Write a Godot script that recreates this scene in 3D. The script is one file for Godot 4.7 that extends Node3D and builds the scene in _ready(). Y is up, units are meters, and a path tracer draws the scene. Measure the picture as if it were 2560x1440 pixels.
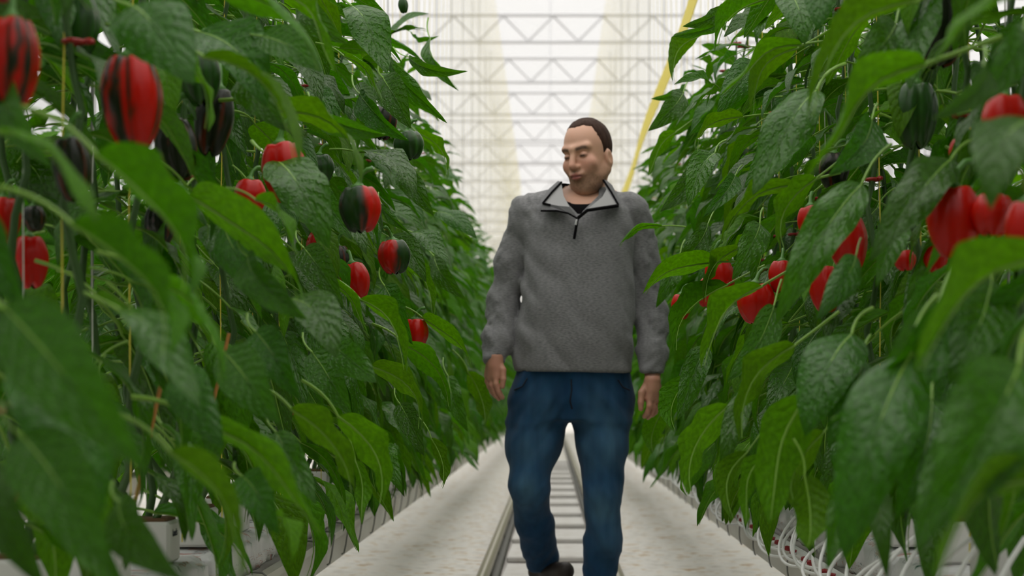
extends Node3D
# A greenhouse aisle between two rows of pepper plants, a man walking towards the camera.
# Camera at x 0, height CAM_Y, looking along -z; the aisle runs along z.

const F := 4200.0        # focal length in pixels of the 2560 x 1440 frame
const VX := 1376.0       # where the aisle vanishes in that frame
const VY := 1002.0
const CAM_Y := 0.78
const MAN_D := 5.88

var M := {}
var taken := {}
var leaf_mesh := []
var pale_leaf_mesh := []
var pepper_mesh := {}
var calyx_mesh: ArrayMesh
var stalk_mesh: ArrayMesh
var rng := RandomNumberGenerator.new()

# ---------------------------------------------------------------- mesh helpers
class MB:
	var v := PackedVector3Array()
	var n := PackedVector3Array()
	var uv := PackedVector2Array()
	var c := PackedColorArray()
	var idx := PackedInt32Array()
	func vert(p: Vector3, u := Vector2.ZERO, col := Color.WHITE) -> int:
		v.append(p); uv.append(u); c.append(col)
		return v.size() - 1
	func tri(a: int, b: int, d: int):
		idx.append(a); idx.append(b); idx.append(d)
	func quad(a: int, b: int, d: int, e: int):
		tri(a, b, d); tri(a, d, e)
	func smooth():
		n.resize(v.size())
		n.fill(Vector3.ZERO)
		for i in range(0, idx.size(), 3):
			var a := idx[i]; var b := idx[i + 1]; var d := idx[i + 2]
			var f := (v[d] - v[a]).cross(v[b] - v[a])
			n[a] += f; n[b] += f; n[d] += f
		for i in n.size():
			n[i] = n[i].normalized() if n[i].length_squared() > 1e-24 else Vector3.UP
	func facet():
		var v2 := PackedVector3Array(); var u2 := PackedVector2Array(); var c2 := PackedColorArray()
		n = PackedVector3Array()
		for i in range(0, idx.size(), 3):
			var a := v[idx[i]]; var b := v[idx[i + 1]]; var d := v[idx[i + 2]]
			var f := (d - a).cross(b - a).normalized()
			for k in 3:
				v2.append(v[idx[i + k]]); u2.append(uv[idx[i + k]]); c2.append(c[idx[i + k]]); n.append(f)
		v = v2; uv = u2; c = c2
		idx = PackedInt32Array(range(v.size()))
	func add_to(m: ArrayMesh, mat: Material, with_color := false):
		if n.size() != v.size():
			smooth()
		var a := []
		a.resize(Mesh.ARRAY_MAX)
		a[Mesh.ARRAY_VERTEX] = v
		a[Mesh.ARRAY_NORMAL] = n
		a[Mesh.ARRAY_TEX_UV] = uv
		if with_color:
			a[Mesh.ARRAY_COLOR] = c
		a[Mesh.ARRAY_INDEX] = idx
		m.add_surface_from_arrays(Mesh.PRIMITIVE_TRIANGLES, a)
		m.surface_set_material(m.get_surface_count() - 1, mat)
	func mesh(mat: Material, with_color := false) -> ArrayMesh:
		var m := ArrayMesh.new()
		add_to(m, mat, with_color)
		return m
	func tube(path: Array, radii: Array, sides := 6, caps := true):
		var prev := Vector3.ZERO
		var first := v.size()
		for i in path.size():
			var t: Vector3 = (path[mini(i + 1, path.size() - 1)] - path[maxi(i - 1, 0)])
			t = t.normalized() if t.length() > 1e-9 else Vector3.UP
			var side := prev
			if i == 0:
				side = t.cross(Vector3.UP if absf(t.y) < 0.9 else Vector3.RIGHT)
			side = (side - t * side.dot(t)).normalized()
			prev = side
			var up := t.cross(side)
			for k in sides:
				var a := TAU * k / sides
				vert(path[i] + (side * cos(a) + up * sin(a)) * radii[mini(i, radii.size() - 1)], Vector2(float(k) / sides, float(i)))
		for i in path.size() - 1:
			for k in sides:
				var a := first + i * sides + k
				var b := first + i * sides + (k + 1) % sides
				quad(a, b, b + sides, a + sides)
		if caps:
			var s := vert(path[0]); var e := vert(path[path.size() - 1])
			var l := first + (path.size() - 1) * sides
			for k in sides:
				tri(s, first + (k + 1) % sides, first + k)
				tri(e, l + k, l + (k + 1) % sides)
	func box(lo: Vector3, hi: Vector3, bevel := 0.0):
		# a box with chamfered edges
		var ctr := (lo + hi) * 0.5
		var h := (hi - lo) * 0.5
		var e := minf(bevel, minf(h.x, minf(h.y, h.z)) * 0.9)
		if e <= 0.0:
			var q := []
			for i in 8:
				q.append(ctr + Vector3(h.x if i & 1 else -h.x, h.y if i & 2 else -h.y, h.z if i & 4 else -h.z))
			for f in [[0, 2, 3, 1], [4, 5, 7, 6], [0, 1, 5, 4], [2, 6, 7, 3], [0, 4, 6, 2], [1, 3, 7, 5]]:
				var o := []
				for k in 4:
					o.append(vert(q[f[3 - k]], Vector2([0, 1, 1, 0][k], [0, 0, 1, 1][k])))
				quad(o[3], o[2], o[1], o[0]) if false else quad(o[0], o[1], o[2], o[3])
			return
		var ids := {}
		for i in 8:
			var s := Vector3(1 if i & 1 else -1, 1 if i & 2 else -1, 1 if i & 4 else -1)
			for ax in 3:
				var p := Vector3(s.x * (h.x - e), s.y * (h.y - e), s.z * (h.z - e))
				p[ax] = s[ax] * h[ax]
				ids[i * 3 + ax] = vert(ctr + p, Vector2((p.x + p.z) * 1.0, p.y))
		var polys := []
		for ax in 3:
			for sg in 2:
				var ring := []
				for i in 8:
					if ((i >> ax) & 1) == sg:
						ring.append(i * 3 + ax)
				polys.append([ring[0], ring[1], ring[3], ring[2]])
		for i in 8:
			polys.append([i * 3, i * 3 + 1, i * 3 + 2])
			for ax in 3:
				if not ((i >> ax) & 1):
					var j := i | (1 << ax)
					var o1 := (ax + 1) % 3
					var o2 := (ax + 2) % 3
					polys.append([i * 3 + o1, j * 3 + o1, j * 3 + o2, i * 3 + o2])
		for pl in polys:
			var a: Vector3 = v[ids[pl[0]]]; var b: Vector3 = v[ids[pl[1]]]; var d: Vector3 = v[ids[pl[2]]]
			var mid := Vector3.ZERO
			for k in pl:
				mid += v[ids[k]]
			mid /= pl.size()
			var f := (d - a).cross(b - a)
			var o: Array = pl.duplicate()
			if f.dot(mid - ctr) < 0:
				o.reverse()
			tri(ids[o[0]], ids[o[1]], ids[o[2]])
			if o.size() == 4:
				tri(ids[o[0]], ids[o[2]], ids[o[3]])

func at(px: float, py: float, d: float) -> Vector3:
	return Vector3((px - VX) * d / F, CAM_Y + (VY - py) * d / F, -d)

func numbered(called: String) -> String:
	var k: int = taken.get(called, 0)
	taken[called] = k + 1
	return called if k == 0 else "%s_%03d" % [called, k]

func thing(called: String, label: String, category: String, where := Vector3.ZERO, group := "") -> Node3D:
	var o := Node3D.new()
	o.name = numbered(called)
	add_child(o)
	o.position = where
	o.set_meta("label", label)
	o.set_meta("category", category)
	if group:
		o.set_meta("group", group)
	return o

func single(called: String, m: Mesh, label: String, category: String, where := Vector3.ZERO, group := "") -> MeshInstance3D:
	var o := MeshInstance3D.new()
	o.name = numbered(called)
	o.mesh = m
	add_child(o)
	o.position = where
	o.set_meta("label", label)
	o.set_meta("category", category)
	if group:
		o.set_meta("group", group)
	return o

func part(called: String, m: Mesh, parent: Node3D, t := Transform3D(), label := "") -> MeshInstance3D:
	var o := MeshInstance3D.new()
	o.name = called
	o.mesh = m
	parent.add_child(o, true)
	o.transform = t
	if label:
		o.set_meta("label", label)
	return o

func struct(called: String, m: Mesh, label := "", category := "") -> MeshInstance3D:
	var o := MeshInstance3D.new()
	o.name = called
	o.mesh = m
	add_child(o)
	o.set_meta("kind", "structure")
	if label:
		o.set_meta("label", label)
		o.set_meta("category", category)
	return o

func mat(color: Color, rough := 0.7, spec := 0.5) -> StandardMaterial3D:
	var m := StandardMaterial3D.new()
	m.albedo_color = color
	m.roughness = rough
	m.metallic_specular = spec
	return m

func lin(r: float, g: float, b: float) -> Color:
	return Color(r, g, b).linear_to_srgb()

# ---------------------------------------------------------------- camera, sky, light
func look_and_light():
	var env := Environment.new()
	env.background_mode = Environment.BG_SKY
	var sky := Sky.new()
	var sm := ProceduralSkyMaterial.new()   # even overcast, somewhat brighter overhead
	sm.sky_top_color = lin(2.5, 2.46, 2.42)      # zenith about three times the horizon, as under an even cloud cover
	sm.sky_horizon_color = lin(0.64, 0.63, 0.62)
	sm.sky_curve = 1.2
	sm.ground_horizon_color = Color(0.80, 0.80, 0.79)
	sm.ground_bottom_color = Color(0.55, 0.55, 0.53)
	sm.sky_energy_multiplier = 1.0
	sky.sky_material = sm
	env.sky = sky
	env.background_energy_multiplier = 1.0
	env.tonemap_mode = Environment.TONE_MAPPER_LINEAR
	env.tonemap_exposure = 0.84
	env.sdfgi_enabled = true
	env.ssao_enabled = true
	env.ssil_enabled = true
	var we := WorldEnvironment.new()
	we.environment = env
	add_child(we)
	var sun := DirectionalLight3D.new()    # the sun behind thick cloud: high, very soft
	sun.name = "veiled_sun"
	add_child(sun)
	sun.rotation_degrees = Vector3(-86, 200, 0)
	sun.light_color = Color(1.0, 0.985, 0.96)
	sun.light_energy = 1.0
	sun.light_angular_distance = 90.0
	sun.shadow_enabled = true
	sun.sky_mode = DirectionalLight3D.SKY_MODE_LIGHT_ONLY
	var cam := Camera3D.new()
	cam.name = "camera"
	add_child(cam)
	var at_ := CameraAttributesPhysical.new()
	at_.frustum_near = 0.05
	at_.frustum_far = 400.0
	at_.frustum_focal_length = 59.0
	at_.frustum_focus_distance = 4.3
	at_.exposure_aperture = 4.2
	cam.attributes = at_
	cam.projection = Camera3D.PROJECTION_FRUSTUM
	cam.near = 0.05
	cam.far = 400.0
	cam.keep_aspect = Camera3D.KEEP_HEIGHT
	cam.size = 1440.0 / F * 0.05
	cam.frustum_offset = Vector2((1280.0 - VX) / F, (VY - 720.0) / F) * 0.05
	cam.position = Vector3(0, CAM_Y, 0)
	cam.current = true

# ---------------------------------------------------------------- textures and materials
func leaf_textures(pale: bool) -> Array:
	# colour and relief of one leaf: u along the midrib, v across
	var w := 512
	var h := 256
	var col := PackedByteArray(); col.resize(w * h * 3)
	var hgt := PackedByteArray(); hgt.resize(w * h * 3)
	var nz := FastNoiseLite.new()
	nz.seed = 5
	nz.frequency = 0.03
	nz.fractal_octaves = 3
	var fine := FastNoiseLite.new()
	fine.seed = 9
	fine.noise_type = FastNoiseLite.TYPE_CELLULAR
	fine.cellular_return_type = FastNoiseLite.RETURN_DISTANCE2_SUB
	fine.frequency = 0.07
	var base := Color(0.315, 0.53, 0.03) if pale else Color(0.235, 0.455, 0.0)
	var vein := Color(0.46, 0.65, 0.16) if pale else Color(0.34, 0.56, 0.04)
	for y in h:
		var s := (float(y) + 0.5) / h * 2.0 - 1.0
		for x in w:
			var t := (float(x) + 0.5) / w
			var a := absf(s)
			# lateral veins leave the midrib at a slant and curve forward
			var nn := nz.get_noise_2d(x, y)
			var ph := t * 8.5 - pow(a, 1.15) * 1.9 + (0.25 if s > 0.0 else 0.0) + nn * 0.35
			var dv := absf(ph - floorf(ph + 0.5))
			var mid := clampf(1.0 - a / (0.035 * (1.2 - t)), 0.0, 1.0)
			var lat := clampf(1.0 - dv / 0.05, 0.0, 1.0) * clampf(1.15 - a, 0.0, 1.0)
			var cell := clampf(fine.get_noise_2d(x, y * 1.2) * 0.5 + 0.5, 0.0, 1.0)
			var k := maxf(mid, lat * 0.42)
			var c := base.lerp(vein, k)
			c = c * (1.0 + nn * 0.16)
			var o := (y * w + x) * 3
			col[o] = clampi(int(c.r * 255.0), 0, 255)
			col[o + 1] = clampi(int(c.g * 255.0), 0, 255)
			col[o + 2] = clampi(int(c.b * 255.0), 0, 255)
			var bulge := sin(PI * clampf(absf(ph - floorf(ph)), 0.0, 1.0))
			var hh := 0.25 + 0.32 * bulge * clampf(a * 3.0, 0.0, 1.0) + 0.12 * cell + nn * 0.22 - 0.15 * mid
			if pale:
				hh = 1.0 - hh
			var b := clampi(int(hh * 255.0), 0, 255)
			hgt[o] = b; hgt[o + 1] = b; hgt[o + 2] = b
	return [ImageTexture.create_from_image(Image.create_from_data(w, h, false, Image.FORMAT_RGB8, col)),
		ImageTexture.create_from_image(Image.create_from_data(w, h, false, Image.FORMAT_RGB8, hgt))]

func noise_tex(freq: float, ramp: Array, size := 512, sd := 1, octaves := 4, as_normal := false) -> NoiseTexture2D:
	var t := NoiseTexture2D.new()
	t.width = size
	t.height = size
	t.seamless = true
	var n := FastNoiseLite.new()
	n.seed = sd
	n.frequency = freq
	n.fractal_octaves = octaves
	t.noise = n
	t.normalize = true
	if as_normal:
		t.as_normal_map = true
		t.bump_strength = 4.0
	if ramp.size():
		var g := Gradient.new()
		var offs := PackedFloat32Array(); var cols := PackedColorArray()
		for r in ramp:
			offs.append(r[0]); cols.append(r[1])
		g.offsets = offs
		g.colors = cols
		t.color_ramp = g
	return t

func tri_map(m: StandardMaterial3D, scale: Vector3, world := false):
	m.uv1_triplanar = true
	m.uv1_world_triplanar = world
	m.uv1_scale = scale

func print_texture() -> ImageTexture:
	# printed plastic film of the grow bags: white with scattered marks
	var im := Image.create(512, 256, false, Image.FORMAT_RGB8)
	im.fill(Color(0.79, 0.79, 0.79))
	var r := RandomNumberGenerator.new()
	r.seed = 77
	for i in 260:   # wrinkle streaks of the film
		var x := r.randi_range(0, 511); var y := r.randi_range(0, 255)
		var g := r.randf_range(0.66, 0.86)
		im.fill_rect(Rect2i(x, y, r.randi_range(1, 3), r.randi_range(8, 40)), Color(g, g, g))
	var inks := [Color(0.62, 0.25, 0.16), Color(0.12, 0.32, 0.27), Color(0.22, 0.23, 0.25), Color(0.72, 0.42, 0.22), Color(0.62, 0.25, 0.16)]
	for i in 90:
		var x := r.randi_range(4, 490); var y := r.randi_range(4, 236)
		var c: Color = inks[r.randi() % 5]
		var kind := r.randi() % 3
		if kind == 0:      # a leaf-like stroke
			for k in 26:
				im.fill_rect(Rect2i(x + int(4.0 * sin(k * 0.2)), y + k, int(2 + 7.0 * sin(PI * k / 26.0)), 1), c)
		elif kind == 1:    # a short word
			var cx := x
			for k in 6:
				im.fill_rect(Rect2i(cx, y + (0 if k % 3 == 0 else 4), 2, 12 if k % 3 == 0 else 8), c)
				im.fill_rect(Rect2i(cx + 3, y + 8 * (k % 2) + 3, 3, 2), c)
				cx += 8
		else:              # a thin line
			im.fill_rect(Rect2i(x, y, 2, r.randi_range(14, 40)), c)
	return ImageTexture.create_from_image(im)

func make_materials():
	var up := leaf_textures(false)
	var lo := leaf_textures(true)
	var tints := [Color(0.95, 0.95, 0.9), Color(0.92, 0.87, 0.8), Color(1.0, 0.98, 0.85), Color(0.86, 0.92, 0.8)]
	M.leaf_up = []
	M.leaf_lo = []
	for k in tints.size():
		var m := StandardMaterial3D.new()
		m.albedo_color = tints[k]
		m.albedo_texture = up[0]
		m.heightmap_enabled = true
		m.heightmap_texture = up[1]
		m.heightmap_scale = 0.5
		m.roughness = 0.30
		m.metallic_specular = 0.52
		m.backlight_enabled = true
		m.backlight = Color(1.0, 1.0, 0.35)
		M.leaf_up.append(m)
		var b := StandardMaterial3D.new()
		b.albedo_color = tints[k]
		b.albedo_texture = lo[0]
		b.heightmap_enabled = true
		b.heightmap_texture = lo[1]
		b.heightmap_scale = 0.45
		b.roughness = 0.5
		b.metallic_specular = 0.3
		b.backlight_enabled = true
		b.backlight = Color(1.0, 1.0, 0.4)
		M.leaf_lo.append(b)
	M.petiole = mat(Color(0.42, 0.58, 0.16), 0.45)
	M.stem = mat(Color(0.20, 0.34, 0.10), 0.5)
	M.stem.albedo_texture = noise_tex(0.02, [[0.0, Color(0.75, 0.8, 0.7)], [1.0, Color(1, 1, 1)]], 128, 3)
	tri_map(M.stem, Vector3(8, 2, 8))
	M.twine_yellow = mat(Color(0.84, 0.78, 0.30), 0.8)
	M.twine_white = mat(Color(0.85, 0.85, 0.82), 0.8)
	M.clip = mat(Color(0.55, 0.03, 0.03), 0.35)
	M.bamboo = mat(Color(0.70, 0.47, 0.22), 0.6)
	var pm := StandardMaterial3D.new()
	pm.vertex_color_use_as_albedo = true
	pm.roughness = 0.27
	pm.metallic_specular = 0.36
	M.pepper = pm
	M.calyx = mat(Color(0.24, 0.44, 0.10), 0.5)
	# setting
	var fl := mat(Color(1, 1, 1), 0.85, 0.3)
	fl.albedo_texture = noise_tex(0.012, [[0.0, Color(0.70, 0.675, 0.64)], [0.36, Color(0.81, 0.80, 0.78)], [0.66, Color(0.83, 0.815, 0.79)], [0.76, Color(0.77, 0.72, 0.65)], [0.86, Color(0.66, 0.56, 0.44)], [1.0, Color(0.55, 0.42, 0.30)]], 1024, 11, 5)
	fl.normal_enabled = true
	fl.normal_texture = noise_tex(0.03, [], 512, 4, 3, true)
	fl.normal_scale = 0.25
	tri_map(fl, Vector3(0.55, 0.55, 0.55), true)
	M.floor = fl
	var tr := mat(Color(1, 1, 1), 0.7, 0.4)
	tr.albedo_texture = noise_tex(0.02, [[0.0, Color(0.66, 0.63, 0.60)], [0.35, Color(0.77, 0.755, 0.74)], [1.0, Color(0.80, 0.79, 0.78)]], 256, 6, 4)
	tri_map(tr, Vector3(1.5, 1.5, 1.5), true)
	M.tray = tr
	M.rail = mat(Color(0.60, 0.57, 0.50), 0.35, 0.5)
	M.rail.metallic = 0.25
	M.rail_base = mat(Color(0.33, 0.325, 0.30), 0.6)
	var gu := mat(Color(1, 1, 1), 0.45, 0.5)
	gu.albedo_texture = noise_tex(0.01, [[0.0, Color(0.70, 0.68, 0.62)], [0.5, Color(0.78, 0.77, 0.73)], [1.0, Color(0.82, 0.82, 0.79)]], 256, 8, 3)
	tri_map(gu, Vector3(0.6, 2, 0.6), true)
	M.gutter = gu
	M.wire = mat(Color(0.50, 0.50, 0.49), 0.4)
	M.wire.metallic = 0.6
	var bag := mat(Color(1, 1, 1), 0.3, 0.5)
	bag.albedo_texture = print_texture()
	M.bag = bag
	M.film_dark = mat(Color(0.25, 0.23, 0.20), 0.7)
	M.cube_wrap = mat(Color(0.78, 0.78, 0.76), 0.4)
	M.cube_top = mat(Color(0.36, 0.26, 0.16), 0.95)
	M.ink = mat(Color(0.20, 0.22, 0.28), 0.6)
	M.ink_red = mat(Color(0.70, 0.30, 0.16), 0.6)
	M.tube = mat(Color(0.84, 0.84, 0.83), 0.35, 0.5)
	M.plug = mat(Color(0.52, 0.05, 0.07), 0.4)
	M.ribbon = mat(Color(0.93, 0.89, 0.38), 0.4)
	M.ribbon.backlight_enabled = true
	M.ribbon.backlight = Color(1.0, 0.95, 0.5)
	M.steel = mat(Color(0.80, 0.80, 0.81), 0.5)
	var gl := mat(Color(0.97, 0.97, 0.97, 0.22), 0.6, 0.2)   # hazy diffusing glass
	gl.transparency = BaseMaterial3D.TRANSPARENCY_ALPHA
	gl.backlight_enabled = true
	gl.backlight = Color(1, 1, 1)
	M.glass = gl

# ---------------------------------------------------------------- the greenhouse itself
func build_setting():
	var b := MB.new()
	b.box(Vector3(-9.6, -0.12, -82), Vector3(9.6, 0.0, 16.0))
	b.facet()
	struct("floor", b.mesh(M.floor))
	# roof of hazy glass, two slopes to a span, panes four metres long
	var roof := Node3D.new()
	roof.name = "ceiling"
	add_child(roof)
	roof.set_meta("kind", "structure")
	for slope in 2:
		var pb := MB.new()
		var q := []
		for p in [[-1.0, 0.0, -2.0], [1.0, 0.75, -2.0], [1.0, 0.75, 2.0], [-1.0, 0.0, 2.0]]:
			var x: float = p[0] if slope == 0 else -p[0]
			q.append(Vector3(x * 0.79, p[1] * 0.97, p[2] * 0.995))
		for k in 4:
			pb.vert(q[k], Vector2.ZERO)
		for k in 4:
			pb.vert(q[k] + Vector3(0, 0.012, 0), Vector2.ZERO)
		pb.quad(0, 1, 2, 3); pb.quad(7, 6, 5, 4)
		for k in 4:
			pb.quad(k, (k + 1) % 4, (k + 1) % 4 + 4, k + 4)
		pb.facet()
		var pane := pb.mesh(M.glass)
		for i in 6:
			for j in 24:
				part("glass_pane", pane, roof, Transform3D(Basis(), Vector3(-9.6 + i * 3.2 + (0.8 if slope == 0 else 2.4), 8.25, -80.0 + j * 4.0)))
	var sides := [["wall_back", Vector3(-9.6, 0, -82.05), Vector3(9.6, 9.2, -82.0)], ["wall_left", Vector3(-9.65, 0, -82), Vector3(-9.6, 8.3, 16)], ["wall_right", Vector3(9.6, 0, -82), Vector3(9.65, 8.3, 16)], ["wall_front", Vector3(-9.6, 0, 16.0), Vector3(9.6, 9.2, 16.05)]]
	for s in sides:
		var wb := MB.new()
		wb.box(s[1], s[2])
		wb.facet()
		struct(s[0], wb.mesh(M.glass))
	# lattice trusses across the aisle, four metres apart
	var chord := func(y: float, r: float) -> ArrayMesh:
		var cb := MB.new()
		cb.tube([Vector3(-7.2, y, 0), Vector3(7.2, y, 0)], [r], 8)
		return cb.mesh(M.steel)
	var top: ArrayMesh = chord.call(8.06, 0.034)
	var bottom: ArrayMesh = chord.call(7.55, 0.034)
	var braces := []
	for s in [-1, 1]:
		var bb := MB.new()
		bb.tube([Vector3(-0.235 * s, 7.57, 0), Vector3(0.235 * s, 8.04, 0)], [0.022], 6)
		braces.append(bb.mesh(M.steel))
	var cb2 := MB.new()
	cb2.box(Vector3(-0.06, 0, -0.05), Vector3(0.06, 8.1, 0.05), 0.008)
	var col := cb2.mesh(M.steel)
	var names := ["nearest", "second nearest", "third", "fourth", "fifth", "sixth", "seventh", "eighth", "ninth", "tenth", "eleventh", "twelfth"]
	for k in 12:
		var t := thing("lattice_truss", "grey steel lattice roof truss above the aisle, %s in view from the camera" % names[k] if k < 5 else "faint pale steel lattice truss far down the greenhouse roof", "truss", Vector3(0, 0, -31.7 - 4.0 * k), "roof trusses")
		part("top_chord", top, t)
		part("bottom_chord", bottom, t)
		for i in 30:
			part("brace", braces[i % 2], t, Transform3D(Basis(), Vector3(-7.0 - 0.53 + 0.47 * i + 0.3, 0, 0)))
		for s in [-1, 1]:
			part("column", col, t, Transform3D(Basis(), Vector3(7.2 * s, 0, 0)))

func build_aisle():
	# pipe rails with trays between them
	var rb := MB.new()
	rb.tube([Vector3(0, 0.078, -46), Vector3(0, 0.078, 1.5)], [0.0255], 12)
	var pipe := rb.mesh(M.rail)
	var bb := MB.new()
	bb.box(Vector3(-0.045, 0.0, -46), Vector3(0.05, 0.034, 1.5), 0.006)
	bb.facet()
	var base := bb.mesh(M.rail_base)
	var sb := MB.new()
	sb.box(Vector3(-0.02, 0.03, -0.03), Vector3(0.02, 0.06, 0.03), 0.004)
	sb.facet()
	var saddle := sb.mesh(M.rail_base)
	for s in [-1, 1]:
		var t := thing("pipe_rail", "long beige steel pipe rail along the %s side of the walkway" % ("left" if s < 0 else "right"), "rail", Vector3(0.27 * s, 0, 0), "pipe rails")
		part("pipe", pipe, t)
		part("base_strip", base, t, Transform3D(Basis(Vector3.UP, 0.0 if s < 0 else PI), Vector3.ZERO) if s < 0 else Transform3D(Basis().scaled(Vector3(-1, 1, 1)), Vector3.ZERO))
		for k in 22:
			part("saddle", saddle, t, Transform3D(Basis(), Vector3(0, 0, -2.0 - k * 1.03)))
	var tb := MB.new()
	tb.box(Vector3(-0.205, 0.0, -0.505), Vector3(0.205, 0.028, 0.505), 0.006)
	tb.facet()
	var tray := tb.mesh(M.tray)
	for k in 16:
		var d := 5.23 + k * 1.03
		var lab := "flat white walkway tray under the walking man" if k == 0 else "white walkway tray between the rails, %s behind the walking man" % ORD[k - 1]
		var o := single("walkway_tray", tray, lab, "tray", Vector3(0, 0.015, -d), "walkway trays between the rails")
		o.rotation.x = -0.027 + 0.005 * sin(k * 2.3)   # lapped like shingles, near edge up

func gutter_mesh(len_: float) -> ArrayMesh:
	# cross-section of the folded white gutter, open on top; local x towards the aisle is negative
	var b := MB.new()
	var prof := [Vector2(-0.112, 0.330), Vector2(-0.112, 0.350), Vector2(-0.085, 0.352), Vector2(-0.085, 0.335), Vector2(-0.078, 0.335), Vector2(-0.070, 0.29), Vector2(0.070, 0.29), Vector2(0.078, 0.335), Vector2(0.085, 0.335), Vector2(0.085, 0.352), Vector2(0.112, 0.350), Vector2(0.112, 0.330), Vector2(0.100, 0.330), Vector2(0.094, 0.247), Vector2(-0.094, 0.247), Vector2(-0.100, 0.330)]
	var n := prof.size()
	for j in 2:
		for i in n:
			b.vert(Vector3(prof[i].x, prof[i].y, 11.5 - j * len_))
	for i in n:
		var k := (i + 1) % n
		b.quad(i, i + n, k + n, k)
	b.facet()
	return b.mesh(M.gutter)

func build_gutters():
	var g := gutter_mesh(57.5)
	var hb := MB.new()
	hb.tube([Vector3(-0.07, 0.365, 0), Vector3(-0.11, 0.362, 0), Vector3(-0.121, 0.352, 0), Vector3(-0.112, 0.29, 0), Vector3(-0.106, 0.262, 0), Vector3(-0.100, 0.258, 0.012)], [0.003], 5)
	var hook := hb.mesh(M.wire)
	var lb := MB.new()
	var arc := []
	for k in 9:
		var a := PI * (0.55 + 0.95 * k / 8.0)
		arc.append(Vector3(-0.104 - 0.004 * sin(PI * k / 8.0), 0.292 + 0.042 * sin(a), 0.042 * cos(a)))
	lb.tube(arc, [0.0026], 5)
	var loop := lb.mesh(M.wire)
	var pb := MB.new()
	pb.tube([Vector3(0.09, 0.24, 0), Vector3(0.09, 6.05, 0)], [0.003], 6)
	var post := pb.mesh(M.wire)
	for row in [-1.0, 1.0, -3.0, 3.0]:
		var side := signf(row)
		var x := 0.81 * side if absf(row) < 2.0 else 2.43 * side
		var which := ("left" if side < 0 else "right")
		var t := thing("growing_gutter", "long white growing gutter under the %s-hand row of plants" % which if absf(row) < 2 else "growing gutter of the next row beyond the %s-hand plants" % which, "gutter", Vector3(x, 0, 0), "growing gutters")
		var turn := Basis() if side > 0 else Basis().rotated(Vector3.UP, 0).scaled(Vector3(-1, 1, 1))
		part("channel", g, t, Transform3D(turn, Vector3.ZERO))
		for k in 22:
			part("hanger_rod", post, t, Transform3D(turn, Vector3(0, 0, -1.3 - k * 2.0)))
		if absf(row) < 2.0:
			for k in 26:
				var d := 2.0 + k * 0.42
				if side < 0:
					part("wire_hook", hook, t, Transform3D(turn, Vector3(0, 0, -d + 0.05 * sin(k * 5.1))))
				else:
					part("wire_hook", loop, t, Transform3D(turn, Vector3(0, 0, -d)))
	# grow bags lying in the gutters
	var bags := []
	for vv in 3:
		bags.append(bag_mesh(vv))
	for side in [-1, 1]:
		for k in 38:
			var d := 1.0 + k * 1.06
			var which := "left" if side < 0 else "right"
			var lab := "white printed plastic grow bag, number %s from the camera in the %s gutter" % [ORD[k], which] if k < 9 else "white grow bag far down the %s-hand gutter" % which
			var o := single("grow_bag", bags[k % 3], lab, "grow bag", Vector3(0.81 * side, 0.353, -d), "grow bags in the %s gutter" % which)
			o.rotation.y = 0.0 if side < 0 else PI

const ORD := ["first", "second", "third", "fourth", "fifth", "sixth", "seventh", "eighth", "ninth", "tenth", "eleventh", "twelfth", "thirteenth", "fourteenth", "fifteenth", "sixteenth", "seventeenth", "eighteenth", "nineteenth", "twentieth", "twenty-first", "twenty-second", "twenty-third", "twenty-fourth", "twenty-fifth", "twenty-sixth", "twenty-seventh", "twenty-eighth", "twenty-ninth", "thirtieth", "thirty-first", "thirty-second", "thirty-third", "thirty-fourth", "thirty-fifth", "thirty-sixth", "thirty-seventh", "thirty-eighth", "thirty-ninth", "fortieth"]

func bag_mesh(variant: int) -> ArrayMesh:
	# a film-wrapped slab one metre long, creased and slightly bulging
	var b := MB.new()
	var nz := FastNoiseLite.new()
	nz.seed = 40 + variant
	nz.frequency = 6.0
	var nu := 40
	var nv := 20
	for i in nu + 1:
		var z := (float(i) / nu - 0.5) * 1.02
		var endk := pow(absf(z) / 0.51, 8.0)
		for j in nv:
			var a := TAU * j / nv
			var cx := signf(cos(a)) * pow(absf(cos(a)), 0.45)
			var cy := signf(sin(a)) * pow(absf(sin(a)), 0.45)
			var crease := nz.get_noise_3d(cx * 0.3, cy * 0.3, z * 1.6) * 0.014
			var hx := 0.082 * (1.0 - 0.12 * endk) + crease
			var hy := 0.05 * (1.0 - 0.35 * endk) + crease * 0.8
			var p := Vector3(cx * hx, maxf(hy * cy, -0.05) + 0.05, z)
			b.vert(p, Vector2(float(i) / nu * 2.0, float(j) / nv * 1.0))
	for i in nu:
		for j in nv:
			var k := (j + 1) % nv
			b.quad(i * nv + j, (i + 1) * nv + j, (i + 1) * nv + k, i * nv + k)
	var e0 := b.vert(Vector3(0, 0.05, -0.512)); var e1 := b.vert(Vector3(0, 0.05, 0.512))
	for j in nv:
		var k := (j + 1) % nv
		b.tri(e0, j, k)
		b.tri(e1, nu * nv + k, nu * nv + j)
	return b.mesh(M.bag)

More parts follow.
